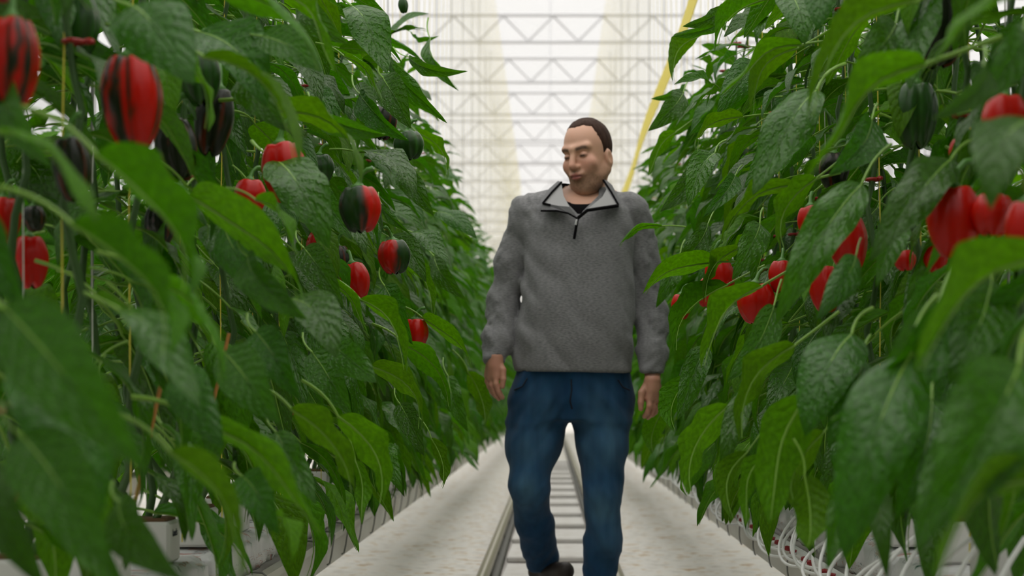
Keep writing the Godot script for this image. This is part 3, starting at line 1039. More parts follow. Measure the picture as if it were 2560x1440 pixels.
# peppers: x, y of the middle, width in pixels, distance, kind, turn, tilt, stretch
const FRUIT := [
	[900, 520, 108, 3.45, "dark_red_edge", 0.0, 0.05, 1.0], [330, 250, 165, 2.4, "red_streaked", 0.6, 0.05, 1.32], [30, 150, 140, 2.0, "red_streaked", 1.9, 0.0, 1.5], [712, 428, 118, 3.25, "red", 0.3, 0.15, 1.2],
	[625, 492, 86, 3.5, "red", 1.0, 0.0, 1.0], [985, 640, 84, 4.3, "dark_red_edge", -1.85, 0.1, 0.95], [800, 615, 74, 4.2, "red", 1.0, -0.2, 1.1], [888, 700, 78, 4.4, "red", 2.0, 0.2, 1.1], [1038, 832, 70, 4.9, "red", 0.2, 0.0, 1.0],
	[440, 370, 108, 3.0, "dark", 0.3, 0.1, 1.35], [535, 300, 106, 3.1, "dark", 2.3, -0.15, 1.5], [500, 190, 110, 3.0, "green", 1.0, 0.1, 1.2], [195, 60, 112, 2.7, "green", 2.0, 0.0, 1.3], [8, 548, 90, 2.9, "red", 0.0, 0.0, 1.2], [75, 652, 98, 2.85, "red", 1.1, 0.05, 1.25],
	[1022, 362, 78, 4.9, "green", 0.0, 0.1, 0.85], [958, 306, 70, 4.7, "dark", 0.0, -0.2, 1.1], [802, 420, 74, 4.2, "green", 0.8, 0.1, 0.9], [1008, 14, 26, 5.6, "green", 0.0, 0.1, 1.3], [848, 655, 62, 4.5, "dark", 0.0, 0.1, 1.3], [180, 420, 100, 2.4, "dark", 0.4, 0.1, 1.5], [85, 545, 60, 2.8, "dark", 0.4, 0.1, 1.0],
	[2385, 550, 150, 2.65, "red", 0.4, 0.03, 1.1], [2482, 535, 110, 2.6, "red", 1.4, -0.1, 0.9], [2570, 575, 120, 2.2, "red", 0.0, 0.0, 1.2], [2512, 305, 120, 2.45, "red", 0.7, 0.0, 1.1], [2118, 600, 108, 3.35, "red", 0.2, 0.12, 1.3], [2035, 555, 84, 3.7, "red", 1.2, 0.2, 1.0],
	[1800, 690, 78, 4.5, "red", 0.3, 0.25, 1.2], [1772, 730, 62, 4.7, "red", 1.3, -0.1, 1.1], [1703, 765, 54, 5.2, "red", 0.3, 0.0, 1.1], [1890, 755, 100, 4.0, "red", 0.8, 0.0, 0.95], [2062, 720, 84, 3.5, "red", 0.1, 0.1, 1.3], [2262, 650, 60, 3.3, "red", 0.1, 0.1, 0.8], [2338, 645, 70, 3.2, "red", 2.0, 0.1, 0.9],
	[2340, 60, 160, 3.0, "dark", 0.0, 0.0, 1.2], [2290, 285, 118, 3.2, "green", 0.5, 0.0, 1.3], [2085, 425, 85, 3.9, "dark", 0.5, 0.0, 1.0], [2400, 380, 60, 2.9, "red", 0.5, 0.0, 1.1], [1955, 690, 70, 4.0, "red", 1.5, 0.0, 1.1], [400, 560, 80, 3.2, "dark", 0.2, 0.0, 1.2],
]

func build_heroes():
	var k := 0
	for h in HERO:
		var d: float = h[4] * (0.9 if absf(h[2] - VX) > 330.0 else 0.96)
		var p := plant_near(h[0], d)
		var base := at(h[0], h[1], d + 0.04)
		var tip := at(h[2], h[3], d - 0.05)
		var dir := (tip - base).normalized()
		var cam := (Vector3(0, CAM_Y, 0) - (base + tip) * 0.5).normalized()
		var ref := (cam * 0.62 + Vector3.UP * 0.78).normalized()
		var n := (ref - dir * ref.dot(dir)).normalized().rotated(dir, deg_to_rad(h[6]) * (1.0 if h[0] < VX else 1.0))
		if h[7] > 0 and not (Vector2i(h[0], h[1]) in GLEAM):
			n = cam - Vector3.UP * 0.08        # turned to the aisle
			n = (n - dir * n.dot(dir)).normalized().rotated(dir, deg_to_rad(h[6]) * 0.6)
		if h[7] < 0:
			# the lower side shows: the upper side faces up and away
			n = (Vector3.UP * 0.75 - cam * 0.65)
			n = (n - dir * n.dot(dir)).normalized().rotated(dir, deg_to_rad(h[6]) * 0.5)
		var w: float = h[5] * d / F
		var facing := clampf(absf(n.dot(cam)), 0.7, 1.0)
		add_leaf(p, base, tip, n, clampf(w / (0.44 * base.distance_to(tip)) / facing, 0.6, 1.35), (k * 7 + 3) % 10, h[7] < 0)
		k += 1
	for f in FRUIT:
		var d: float = f[3] * 0.99
		var p := plant_near(f[0], d)
		var w: float = f[2] * d / F
		var c := at(f[0], f[1], d)
		var tall: float = f[7]
		var basis := Basis(Vector3.BACK, f[6]) * Basis(Vector3.UP, f[5])
		var size := w / 0.92
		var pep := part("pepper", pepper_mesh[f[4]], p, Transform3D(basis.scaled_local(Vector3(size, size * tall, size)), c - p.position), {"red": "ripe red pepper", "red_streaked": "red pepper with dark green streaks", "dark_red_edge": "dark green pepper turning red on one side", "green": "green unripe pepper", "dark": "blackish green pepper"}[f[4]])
		part("stalk", stalk_mesh, pep)

func build_odds():
	# print on the root cubes near the camera
	for a in [[-1, 4], [-1, 5], [-1, 6]]:
		var p: Node3D = plants[a[0]][a[1]]
		var tm := TextMesh.new()
		var f := SystemFont.new()
		f.font_names = PackedStringArray(["Droid Sans"])
		tm.font = f
		tm.text = "lands"
		tm.font_size = 16
		tm.pixel_size = 0.0011
		tm.depth = 0.0008
		tm.material = M.ink
		var cube: Node3D = p.get_node("root_cube")
		part("lettering", tm, cube, Transform3D(Basis(Vector3.UP, PI / 2), Vector3(0.0506, 0.060, 0.0)), "dark printed letters")
	# thin bamboo sticks leaning among the stems
	var b := MB.new()
	b.tube([Vector3(0, 0, 0), Vector3(0.06, 0.22, 0.05)], [0.0035], 5)
	var stick := b.mesh(M.bamboo)
	for s in [[505, 1130, 2.9], [330, 1290, 2.5], [110, 1330, 2.2], [35, 1260, 2.1]]:
		var o := plant_near(s[0], s[2])
		part("cane", stick, o, Transform3D(Basis(), at(s[0], s[1], s[2] + 0.25) - o.position), "thin tan cane")

# ---------------------------------------------------------------- the man: distance fields meshed as surface nets
func cap(p: Vector3, a: Vector3, b: Vector3, ra: float, rb: float) -> float:
	var ab := b - a
	var t := clampf((p - a).dot(ab) / ab.length_squared(), 0.0, 1.0)
	return p.distance_to(a + ab * t) - lerpf(ra, rb, t)

func ell(p: Vector3, c: Vector3, r: Vector3) -> float:
	var q := (p - c) / r
	var l := q.length()
	return (l - 1.0) * minf(r.x, minf(r.y, r.z)) if l < 0.6 else l * (l - 1.0) / maxf((q / r).length(), 1e-6)

func smin(a: float, b: float, k: float) -> float:
	var h := clampf(0.5 + 0.5 * (b - a) / k, 0.0, 1.0)
	return lerpf(b, a, h) - k * h * (1.0 - h)

func smax(a: float, b: float, k: float) -> float:
	return -smin(-a, -b, k)

func chain(p: Vector3, pts: Array, k: float) -> float:
	var d := 1e9
	for i in pts.size() - 1:
		var e := cap(p, pts[i][0], pts[i + 1][0], pts[i][1], pts[i + 1][1])
		d = e if i == 0 else smin(d, e, k)
	return d

# stack of ellipses: rows of [y, centre x, centre z, half width, half depth], y falling
func loft(p: Vector3, rows: Array) -> float:
	var n := rows.size()
	var i := 0
	while i < n - 2 and p.y < rows[i + 1][0]:
		i += 1
	var a: Array = rows[i]
	var b: Array = rows[i + 1]
	var t := clampf((a[0] - p.y) / (a[0] - b[0]), 0.0, 1.0)
	t = t * t * (3.0 - 2.0 * t) * 0.5 + t * 0.5
	var hw := lerpf(a[3], b[3], t)
	var hd := lerpf(a[4], b[4], t)
	var x := (p.x - lerpf(a[1], b[1], t)) / hw
	var z := (p.z - lerpf(a[2], b[2], t)) / hd
	var r := pow(pow(absf(x), 2.4) + pow(absf(z), 2.4), 1.0 / 2.4)
	var d := (r - 1.0) * minf(hw, hd)
	return maxf(d, maxf(p.y - rows[0][0], rows[n - 1][0] - p.y))

func nets(mb: MB, lo: Vector3, hi: Vector3, cell: float, f: Callable, tint: Callable, off: Vector3):
	var nx := int(ceil((hi.x - lo.x) / cell)) + 1
	var ny := int(ceil((hi.y - lo.y) / cell)) + 1
	var nz := int(ceil((hi.z - lo.z) / cell)) + 1
	var val := PackedFloat32Array()
	val.resize(nx * ny * nz)
	val.fill(1.0)
	var B := 5
	var active := []
	for bz in range(0, nz, B):
		for by in range(0, ny, B):
			for bx in range(0, nx, B):
				var ctr := lo + Vector3(bx + B * 0.5, by + B * 0.5, bz + B * 0.5) * cell
				var dc: float = f.call(ctr)
				var near := absf(dc) < cell * (B * 0.87 + 1.8)
				if near:
					active.append(Vector3i(bx, by, bz))
				for z in range(bz, mini(bz + B, nz)):
					for y in range(by, mini(by + B, ny)):
						var o := (z * ny + y) * nx
						for x in range(bx, mini(bx + B, nx)):
							val[o + x] = f.call(lo + Vector3(x, y, z) * cell) if near else dc
	var sx := 1
	var sy := nx
	var sz := nx * ny
	var corner := [0, sx, sy, sx + sy, sz, sx + sz, sy + sz, sx + sy + sz]
	var cpos := [Vector3(0, 0, 0), Vector3(1, 0, 0), Vector3(0, 1, 0), Vector3(1, 1, 0), Vector3(0, 0, 1), Vector3(1, 0, 1), Vector3(0, 1, 1), Vector3(1, 1, 1)]
	var edges := [[0, 1], [2, 3], [4, 5], [6, 7], [0, 2], [1, 3], [4, 6], [5, 7], [0, 4], [1, 5], [2, 6], [3, 7]]
	var id := {}
	var cells := []
	for bl in active:
		for z in range(bl.z, mini(bl.z + B, nz - 1)):
			for y in range(bl.y, mini(bl.y + B, ny - 1)):
				for x in range(bl.x, mini(bl.x + B, nx - 1)):
					var o: int = (z * ny + y) * nx + x
					var neg := 0
					for c in corner:
						if val[o + c] < 0.0:
							neg += 1
					if neg == 0 or neg == 8:
						continue
					var acc := Vector3.ZERO
					var m := 0
					for e in edges:
						var a := val[o + corner[e[0]]]
						var b := val[o + corner[e[1]]]
						if (a < 0.0) != (b < 0.0):
							acc += cpos[e[0]].lerp(cpos[e[1]], a / (a - b))
							m += 1
					var p := lo + (Vector3(x, y, z) + acc / m) * cell
					id[o] = mb.vert(p - off, Vector2.ZERO, tint.call(p))
					cells.append(o)
	for o in cells:
		var a0 := val[o] < 0.0
		for ax in 3:
			var st: int = [sx, sy, sz][ax]
			var u: int = [sy, sz, sx][ax]
			var w: int = [sz, sx, sy][ax]
			var b0 := val[o + st] < 0.0
			if a0 == b0 or not (id.has(o - u) and id.has(o - w) and id.has(o - u - w)):
				continue
			if a0:
				mb.quad(id[o], id[o - w], id[o - u - w], id[o - u])
			else:
				mb.quad(id[o], id[o - u], id[o - u - w], id[o - w])

func outward(mb: MB, f: Callable, off: Vector3):
	# normals must point out of the solid; turn all triangles over if they do not
	mb.smooth()
	var tot := 0.0
	for i in range(0, mb.v.size(), maxi(1, mb.v.size() / 400)):
		var p := mb.v[i] + off
		tot += signf(f.call(p + mb.n[i] * 0.004) - f.call(p - mb.n[i] * 0.004))
	if tot < 0:
		for i in range(0, mb.idx.size(), 3):
			var s := mb.idx[i + 1]; mb.idx[i + 1] = mb.idx[i + 2]; mb.idx[i + 2] = s
		mb.smooth()

func white(_p: Vector3) -> Color:
	return Color.WHITE

var fold := FastNoiseLite.new()
var head_pose: Transform3D

func mp(px: float, py: float, dz := 0.0) -> Vector3:
	return at(px, py, MAN_D + dz)

func pt(px: float, py: float, dz: float, r: float) -> Array:
	return [mp(px, py, dz), r]

func hand(p: Vector3, h: Dictionary) -> float:
	var d := chain(p, h.palm[0], 0.01)
	for i in range(1, h.palm.size()):
		d = smin(d, chain(p, h.palm[i], 0.01), 0.012)
	for fg in h.fingers:
		d = smin(d, chain(p, fg, 0.004), 0.0035)
	return d

func head_field(w: Vector3) -> float:
	var p := head_pose.affine_inverse() * w
	var face := clampf((p.z - 0.03) / 0.03, 0.0, 1.0) * 0.011
	var d := ell(p, Vector3(0, 0.035, -0.012), Vector3(0.077, 0.094, 0.098))
	d = smin(d, ell(p, Vector3(0, -0.048, 0.028), Vector3(0.064, 0.082, 0.066)), 0.03)
	d = smin(d, ell(p, Vector3(0, -0.108, 0.058), Vector3(0.036, 0.025, 0.032)), 0.025)
	p.y -= face
	var q := Vector3(absf(p.x), p.y, p.z)
	d = smin(d, cap(q, Vector3(0.056, -0.055, -0.005), Vector3(0.028, -0.104, 0.05), 0.024, 0.022), 0.02)
	d = smin(d, ell(q, Vector3(0.040, -0.036, 0.066), Vector3(0.024, 0.022, 0.018)), 0.024)
	d = smin(d, cap(q, Vector3(0.0, 0.022, 0.090), Vector3(0.046, 0.024, 0.068), 0.011, 0.011), 0.016)
	# eye hollows and lids
	d = smax(d, -ell(q, Vector3(0.033, -0.001, 0.099), Vector3(0.021, 0.013, 0.020)), 0.010)
	d = smin(d, ell(q, Vector3(0.032, -0.003, 0.0765), Vector3(0.0145, 0.011, 0.0125)), 0.003)
	# nose
	d = smin(d, cap(p, Vector3(0, 0.012, 0.090), Vector3(0, -0.034, 0.112), 0.0085, 0.0125), 0.012)
	d = smin(d, cap(q, Vector3(0.004, -0.039, 0.103), Vector3(0.014, -0.040, 0.098), 0.010, 0.0085), 0.007)
	# mouth
	d = smin(d, ell(p, Vector3(0, -0.066, 0.090), Vector3(0.030, 0.014, 0.014)), 0.012)
	d = smin(d, ell(p, Vector3(0, -0.0655, 0.101), Vector3(0.022, 0.0055, 0.0065)), 0.004)
	d = smin(d, ell(p, Vector3(0, -0.0775, 0.0985), Vector3(0.019, 0.0065, 0.0075)), 0.004)
	d = smax(d, -cap(q, Vector3(0, -0.0715, 0.108), Vector3(0.024, -0.073, 0.096), 0.0016, 0.0016), 0.003)
	# ears
	var e := ell(q, Vector3(0.0775, -0.020, -0.012), Vector3(0.010, 0.033, 0.019))
	e = smax(e, -ell(q, Vector3(0.089, -0.016, -0.008), Vector3(0.008, 0.020, 0.010)), 0.005)
	d = smin(d, e, 0.006)
	return d

func neck_field(p: Vector3) -> float:
	var d := cap(p, head_pose * Vector3(-0.004, -0.058, -0.030), mp(1450, 522, 0.045), 0.053, 0.062)
	return smin(d, cap(p, mp(1380, 505, 0.02), mp(1525, 505, 0.02), 0.045, 0.045), 0.05)

func hair_field(w: Vector3) -> float:
	var p := head_pose.affine_inverse() * w
	var ax := absf(p.x)
	var d := ell(p, Vector3(0, 0.037, -0.015), Vector3(0.080, 0.0965, 0.1005))
	d += 0.0016 * fold.get_noise_3d(w.x * 420.0, w.y * 160.0, w.z * 420.0)
	# front edge of the hair, receding at the temples with a thin tuft in the middle
	var edge := 0.046 if p.y > 0.10 else lerpf(0.012, 0.032, clampf((p.y - 0.02) / 0.08, 0, 1))
	edge += 0.022 * exp(-pow(p.x / 0.022, 2.0)) * clampf((p.y - 0.09) / 0.03, 0, 1)
	edge -= 0.018 * exp(-pow((ax - 0.045) / 0.016, 2.0)) * clampf((p.y - 0.08) / 0.03, 0, 1)
	edge += 0.005 * fold.get_noise_3d(w.x * 700.0, w.y * 700.0, w.z * 700.0)
	if p.y < 0.02:
		edge = 0.012 + 0.012 * clampf(-p.y / 0.03, 0, 1)
	d = smax(d, (p.z - edge) * 0.75, 0.008)
	var low := -0.028 if p.z > -0.02 else lerpf(-0.028, -0.075, clampf((-0.02 - p.z) / 0.05, 0, 1))
	d = smax(d, (low - p.y) * 0.8, 0.006)
	return maxf(d, -ell(p, Vector3(0, 0.035, -0.012), Vector3(0.071, 0.088, 0.092)))

func skin_tint(w: Vector3) -> Color:
	var p := head_pose.affine_inverse() * w
	p.y -= clampf((p.z - 0.03) / 0.03, 0.0, 1.0) * 0.011
	var c := Color(0.58, 0.325, 0.22)
	if w.y < 1.2:
		return Color(0.48, 0.215, 0.15).lerp(Color(0.44, 0.24, 0.15), 0.5 + 0.5 * fold.get_noise_3d(w.x * 90, w.y * 90, w.z * 90))
	var q := Vector3(absf(p.x), p.y, p.z)
	c = c.lerp(Color(0.54, 0.22, 0.16), 0.55 * exp(-q.distance_squared_to(Vector3(0.045, -0.035, 0.075)) / 0.0011))
	c = c.lerp(Color(0.54, 0.22, 0.16), 0.4 * exp(-q.distance_squared_to(Vector3(0.0, -0.034, 0.118)) / 0.0004))
	# stubble round the mouth, jaw and below it
	var st := clampf((-0.052 - p.y) / 0.03, 0, 1) * clampf((p.z + 0.03) / 0.05, 0, 1)
	st = maxf(st, clampf(1.0 - absf(p.y + 0.055) / 0.010, 0, 1) * clampf(1.0 - q.x / 0.032, 0, 1) * float(p.z > 0.07) * 0.9)
	st = maxf(st, clampf((q.x - 0.05) / 0.01, 0, 1) * clampf((-0.02 - p.y) / 0.03, 0, 1) * clampf((p.z + 0.02) / 0.03, 0, 1) * 0.45)
	st *= clampf((1.0 - (w.y < 1.50 as float) * 1.0), 0, 1) if false else clampf((w.y - 1.485) / 0.03, 0, 1)
	c = c.lerp(Color(0.13, 0.070, 0.038), st * (0.62 + 0.25 * fold.get_noise_3d(w.x * 900, w.y * 900, w.z * 900)))
	# lips
	var lip := clampf(1.6 - sqrt(pow(p.x / 0.023, 2) + pow((p.y + 0.0715) / 0.0115, 2)) * 1.25, 0, 1) * float(p.z > 0.085)
	c = c.lerp(Color(0.42, 0.13, 0.115), lip)
	if absf(p.y + 0.0722) < 0.0022 and q.x < 0.024 and p.z > 0.08:
		c = c.lerp(Color(0.12, 0.035, 0.03), 0.7)
	# brows and lashes
	var by := 0.0195 + 0.004 * clampf(1.0 - absf(q.x - 0.036) / 0.02, 0, 1)
	var brow := clampf(1.5 - absf(p.y - by) / 0.0055, 0, 1) * clampf((q.x - 0.011) / 0.006, 0, 1) * clampf((0.056 - q.x) / 0.008, 0, 1) * float(p.z > 0.05)
	c = c.lerp(Color(0.05, 0.025, 0.016), brow * 0.85)
	var lash := clampf(1.4 - absf(p.y + 0.0050) / 0.0048, 0, 1) * clampf(1.5 - absf(q.x - 0.032) / 0.0115, 0, 1) * float(p.z > 0.06)
	c = c.lerp(Color(0.03, 0.016, 0.012), lash * 0.9)
	return c

var TORSO := []
var ARM_L := []
var ARM_R := []

func torso_rows(grow: float) -> Array:
	var rows := []
	for r in [[452, 1452, 0.045, 0.060, 0.055], [462, 1452, 0.04, 0.085, 0.065], [480, 1451, 0.035, 0.145, 0.085], [500, 1450, 0.03, 0.200, 0.105], [530, 1448, 0.015, 0.214, 0.120], [580, 1446, 0.0, 0.205, 0.130], [650, 1445, -0.005, 0.194, 0.138], [750, 1443, -0.01, 0.196, 0.142], [850, 1438, -0.012, 0.205, 0.145], [905, 1435, -0.01, 0.209, 0.142], [936, 1435, -0.01, 0.208, 0.140]]:
		var c := mp(r[0 + 1], r[0])
		rows.append([c.y, c.x, -MAN_D - r[2], r[3] + grow, r[4] + grow])
	return rows

func pullover_field(p: Vector3) -> float:
	var d := loft(p, TORSO)
	var join := 0.004 + 0.034 * clampf((p.y - 1.30) / 0.14, 0.0, 1.0)
	for a in [ARM_L, ARM_R]:
		var e: Vector3 = a[a.size() - 1][0]
		var dir: Vector3 = (e - a[a.size() - 2][0]).normalized()
		d = smin(d, smax(chain(p, a, 0.03), (p - e).dot(dir), 0.005), join)
	# folds: across the sleeves, slanting over the belly
	var w := (absf(fold.get_noise_3d(p.x * 34.0, p.y * 30.0 + p.x * 26.0, p.z * 30.0)) - 0.25) * -0.015
	var rim := clampf((absf(p.x - 0.095) - 0.09) / 0.08, 0, 1)
	w += rim * 0.016 * (0.22 - absf(fold.get_noise_3d(p.x * 95.0 + p.y * 35.0, p.y * 28.0, 7.0)))
	var arm := clampf((absf(p.x - 0.095) - 0.215) / 0.03, 0, 1)
	w += arm * (0.012 * (0.25 - absf(fold.get_noise_3d(p.x * 45.0, p.y * 75.0 + p.x * 70.0, p.z * 45.0))) + 0.008 * (0.2 - absf(fold.get_noise_3d(p.x * 70.0 + 9.0, p.y * 150.0 - p.x * 120.0, p.z * 80.0))))
	d += w
	# a hem at the waist and the cuffs
	var hem := mp(1435, 932).y + 0.028 * (0.095 - p.x) * 0.6
	d = smax(d, hem - p.y, 0.006)
	# open neck
	var vb := mp(1442, 546)
	var half := (p.y - vb.y) * 0.92
	if p.y > vb.y - 0.02:
		var cut := maxf(absf(p.x - vb.x - 0.006) - half, -(p.z + MAN_D - 0.0)) 
		cut = maxf(cut, absf(p.x - vb.x) - 0.075)
		d = smax(d, -cut, 0.006)
	# hollow above the shoulders round the neck
	d = smax(d, -cap(p, mp(1452, 490, 0.02), mp(1452, 400, 0.01), 0.071, 0.078), 0.008)
	return d

var LEG_L := []
var LEG_R := []
var HIPS := []

func jeans_field(p: Vector3) -> float:
	var d := loft(p, HIPS)
	var l := chain(p, LEG_L, 0.03)
	var r := chain(p, LEG_R, 0.03)
	d = smin(d, minf(l, r), 0.04)
	var crumple := 1.0 + 1.2 * exp(-pow((p.y - 0.72) / 0.07, 2.0)) + 1.0 * exp(-pow((p.y - 0.46) / 0.09, 2.0)) + 1.3 * exp(-pow((p.y - 0.20) / 0.09, 2.0))
	d += 0.0062 * crumple * fold.get_noise_3d(p.x * 40.0, p.y * 85.0 + absf(p.x - 0.08) * 110.0, p.z * 30.0)
	for a in [LEG_L, LEG_R]:
		var e: Vector3 = a[a.size() - 1][0]
		if p.distance_to(e) < 0.13:
			var dir: Vector3 = (e - a[a.size() - 2][0]).normalized()
			d = smax(d, (p - e).dot(dir), 0.006)
	return d

func denim_tint(p: Vector3) -> Color:
	var c := Color(0.011, 0.044, 0.100)
	var worn := 0.0
	for s in [[mp(1335, 1120, -0.1), 0.085, 0.5], [mp(1505, 1100, -0.1), 0.085, 0.7], [mp(1320, 1225, -0.1), 0.055, 0.75], [mp(1515, 1270, -0.1), 0.06, 0.9], [mp(1520, 1330, -0.1), 0.06, 0.6], [mp(1350, 1020, -0.1), 0.06, 0.35], [mp(1500, 1015, -0.1), 0.06, 0.35]]:
		worn = maxf(worn, s[2] * exp(-pow(Vector2(p.x - s[0].x, (p.y - s[0].y) * 0.7).length() / s[1], 2.0)) * float(p.z > -MAN_D - 0.06))
	worn *= 0.75 + 0.5 * fold.get_noise_3d(p.x * 120.0, p.y * 60.0, 3.0)
	c = c.lerp(Color(0.070, 0.155, 0.225), clampf(worn, 0, 1))
	c = c * (1.0 + 0.25 * fold.get_noise_3d(p.x * 300.0, p.y * 40.0, p.z * 300.0))
	c.a = 1.0
	return c

func slab(pts: Array, thick: float, matl: Material) -> MB:
	# a cloth flap: outline with depth, given a thickness
	var b := MB.new()
	var poly := PackedVector2Array()
	for p in pts:
		poly.append(Vector2(p[0], p[1]))
	var tris := Geometry2D.triangulate_polygon(poly)
	var n := pts.size()
	for s in 2:
		for p in pts:
			b.vert(mp(p[0], p[1], p[2] + (0.0 if s == 0 else thick)))
	for i in range(0, tris.size(), 3):
		b.tri(tris[i], tris[i + 1], tris[i + 2])
		b.tri(tris[i] + n, tris[i + 2] + n, tris[i + 1] + n)
	for i in n:
		var k := (i + 1) % n
		b.quad(i, i + n, k + n, k)
	b.facet()
	return b

func build_man():
	fold.seed = 8
	fold.frequency = 0.11
	fold.fractal_octaves = 2
	var root := thing("person", "man in a grey quarter-zip pullover and blue jeans walking along the aisle", "person", Vector3(0.1, 0, -MAN_D))
	var off := root.position
	head_pose = Transform3D(Basis(Vector3.UP, deg_to_rad(-33)) * Basis(Vector3.RIGHT, deg_to_rad(13)) * Basis(Vector3.BACK, deg_to_rad(4)), mp(1469, 390, 0.0))
	TORSO = torso_rows(0.0)
	ARM_L = [pt(1326, 532, 0.02, 0.068), pt(1287, 640, 0.03, 0.058), pt(1254, 770, 0.03, 0.054), pt(1243, 850, -0.03, 0.048), pt(1236, 907, -0.07, 0.040)]
	ARM_R = [pt(1580, 534, 0.02, 0.068), pt(1605, 640, 0.03, 0.058), pt(1627, 780, 0.03, 0.054), pt(1630, 880, -0.03, 0.050), pt(1632, 965, -0.08, 0.043)]
	LEG_L = [pt(1352, 1010, 0.0, 0.108), pt(1334, 1110, -0.02, 0.094), pt(1325, 1215, -0.07, 0.066), pt(1336, 1305, 0.06, 0.062), pt(1357, 1400, 0.24, 0.068)]
	LEG_R = [pt(1502, 1010, 0.0, 0.106), pt(1506, 1120, -0.03, 0.086), pt(1507, 1240, -0.06, 0.064), pt(1507, 1350, -0.04, 0.061), pt(1501, 1440, 0.0, 0.056), pt(1499, 1520, 0.01, 0.062)]
	for r in [[905, 1434, 0.0, 0.196, 0.128], [940, 1432, 0.0, 0.204, 0.132], [1000, 1426, 0.0, 0.213, 0.132], [1050, 1422, 0.0, 0.210, 0.118]]:
		var c := mp(r[1], r[0])
		HIPS.append([c.y, c.x, -MAN_D - r[2], r[3], r[4]])
	# body: head and neck, torso, arms and hands in one mesh
	var skin := StandardMaterial3D.new()
	skin.vertex_color_use_as_albedo = true
	skin.roughness = 0.5
	skin.subsurf_scatter_enabled = true
	skin.subsurf_scatter_strength = 0.08
	var mb := MB.new()
	var hn := func(p: Vector3) -> float: return smin(head_field(p), neck_field(p), 0.009)
	var hc := head_pose.origin
	nets(mb, hc + Vector3(-0.16, -0.22, -0.14), hc + Vector3(0.15, 0.15, 0.15), 0.0033, hn, skin_tint, off)
	var trunk := torso_rows(-0.022)
	var al := ARM_L.map(func(a): return [a[0], a[1] - 0.016])
	var ar := ARM_R.map(func(a): return [a[0], a[1] - 0.016])
	var tb := MB.new()
	var bf := func(p: Vector3) -> float: return smin(smin(loft(p, trunk), chain(p, al, 0.03), 0.03), chain(p, ar, 0.03), 0.03)
	nets(tb, mp(1190, 1000, 0.25), mp(1690, 440, -0.25), 0.016, bf, skin_tint, off)
	var hands := [hand_left(), hand_right()]
	var hb := MB.new()
	for h in hands:
		var hf := func(p: Vector3) -> float: return hand(p, h)
		nets(hb, h.lo, h.hi, 0.0028, hf, skin_tint, off)
	var whole := func(p: Vector3) -> float: return minf(minf(hn.call(p), bf.call(p)), minf(hand(p, hands[0]), hand(p, hands[1])))
	for o in [tb, hb]:
		var base := mb.v.size()
		for i in o.v.size():
			mb.vert(o.v[i], o.uv[i], o.c[i])
		for i in o.idx:
			mb.idx.append(i + base)
	outward(mb, whole, off)
	part("body", mb.mesh(skin, true), root, Transform3D(), "face, neck and hands")
	# hair
	var hm := mat(Color(0.27, 0.175, 0.125), 0.75, 0.3)
	hm.albedo_texture = noise_tex(0.02, [[0.0, Color(0.6, 0.6, 0.6)], [1.0, Color(1, 1, 1)]], 256, 2)
	tri_map(hm, Vector3(20, 6, 20))
	var rb := MB.new()
	nets(rb, hc + Vector3(-0.14, -0.11, -0.14), hc + Vector3(0.14, 0.16, 0.14), 0.0036, hair_field, white, off)
	outward(rb, hair_field, off)
	part("hair", rb.mesh(hm), root, Transform3D(), "short brown hair receding at the temples")
	# pullover
	var heather := mat(Color(1, 1, 1), 0.95, 0.15)
	heather.albedo_texture = noise_tex(0.05, [[0.0, Color(0.34, 0.34, 0.345)], [0.42, Color(0.445, 0.445, 0.45)], [0.6, Color(0.48, 0.48, 0.485)], [1.0, Color(0.57, 0.57, 0.575)]], 512, 14, 4)
	heather.rim_enabled = true
	heather.rim = 0.3
	tri_map(heather, Vector3(2.2, 9.0, 2.2))
	var pb := MB.new()
	nets(pb, mp(1180, 985, 0.26), mp(1700, 430, -0.26), 0.0085, pullover_field, white, off)
	outward(pb, pullover_field, off)
	var pull := part("pullover", pb.mesh(heather), root, Transform3D(), "heather grey quarter-zip pullover")
	# black shirt in the open neck
	var black := mat(Color(0.055, 0.05, 0.058), 0.9, 0.2)
	var ts := torso_rows(-0.012)
	var tf := func(p: Vector3) -> float:
		var d := loft(p, ts)
		d = smin(d, cap(p, mp(1452, 540, 0.03), mp(1452, 480, 0.045), 0.098, 0.080), 0.03)
		return maxf(smax(d, -cap(p, mp(1451, 478, -0.035), mp(1452, 380, -0.03), 0.066, 0.075), 0.006), mp(0, 650).y - p.y)
	var sb := MB.new()
	nets(sb, mp(1290, 655, 0.2), mp(1620, 440, -0.2), 0.008, tf, white, off)
	outward(sb, tf, off)
	part("undershirt", sb.mesh(black), root, Transform3D(), "black shirt in the open neck")
	# collar: lighter lining turned out, black piping, zip
	var pale := mat(Color(0.62, 0.62, 0.62), 0.95, 0.15)
	var grey := mat(Color(0.44, 0.44, 0.445), 0.95, 0.15)
	var flaps := [[[[1403, 456, -0.075], [1358, 508, -0.128], [1394, 514, -0.142], [1424, 517, -0.147], [1409, 490, -0.115]], pale],
		[[[1356, 509, -0.130], [1352, 526, -0.140], [1392, 526, -0.150], [1420, 532, -0.155], [1443, 545, -0.157], [1424, 517, -0.150], [1394, 514, -0.146]], grey],
		[[[1508, 452, -0.070], [1516, 474, -0.098], [1506, 492, -0.118], [1468, 523, -0.150], [1500, 519, -0.148], [1543, 512, -0.135]], pale],
		[[[1395, 452, -0.02], [1403, 455, -0.075], [1358, 508, -0.128], [1352, 500, -0.10], [1372, 472, -0.05]], grey],
		[[[1512, 447, -0.02], [1530, 462, -0.05], [1552, 505, -0.10], [1545, 513, -0.132], [1508, 452, -0.072]], grey]]
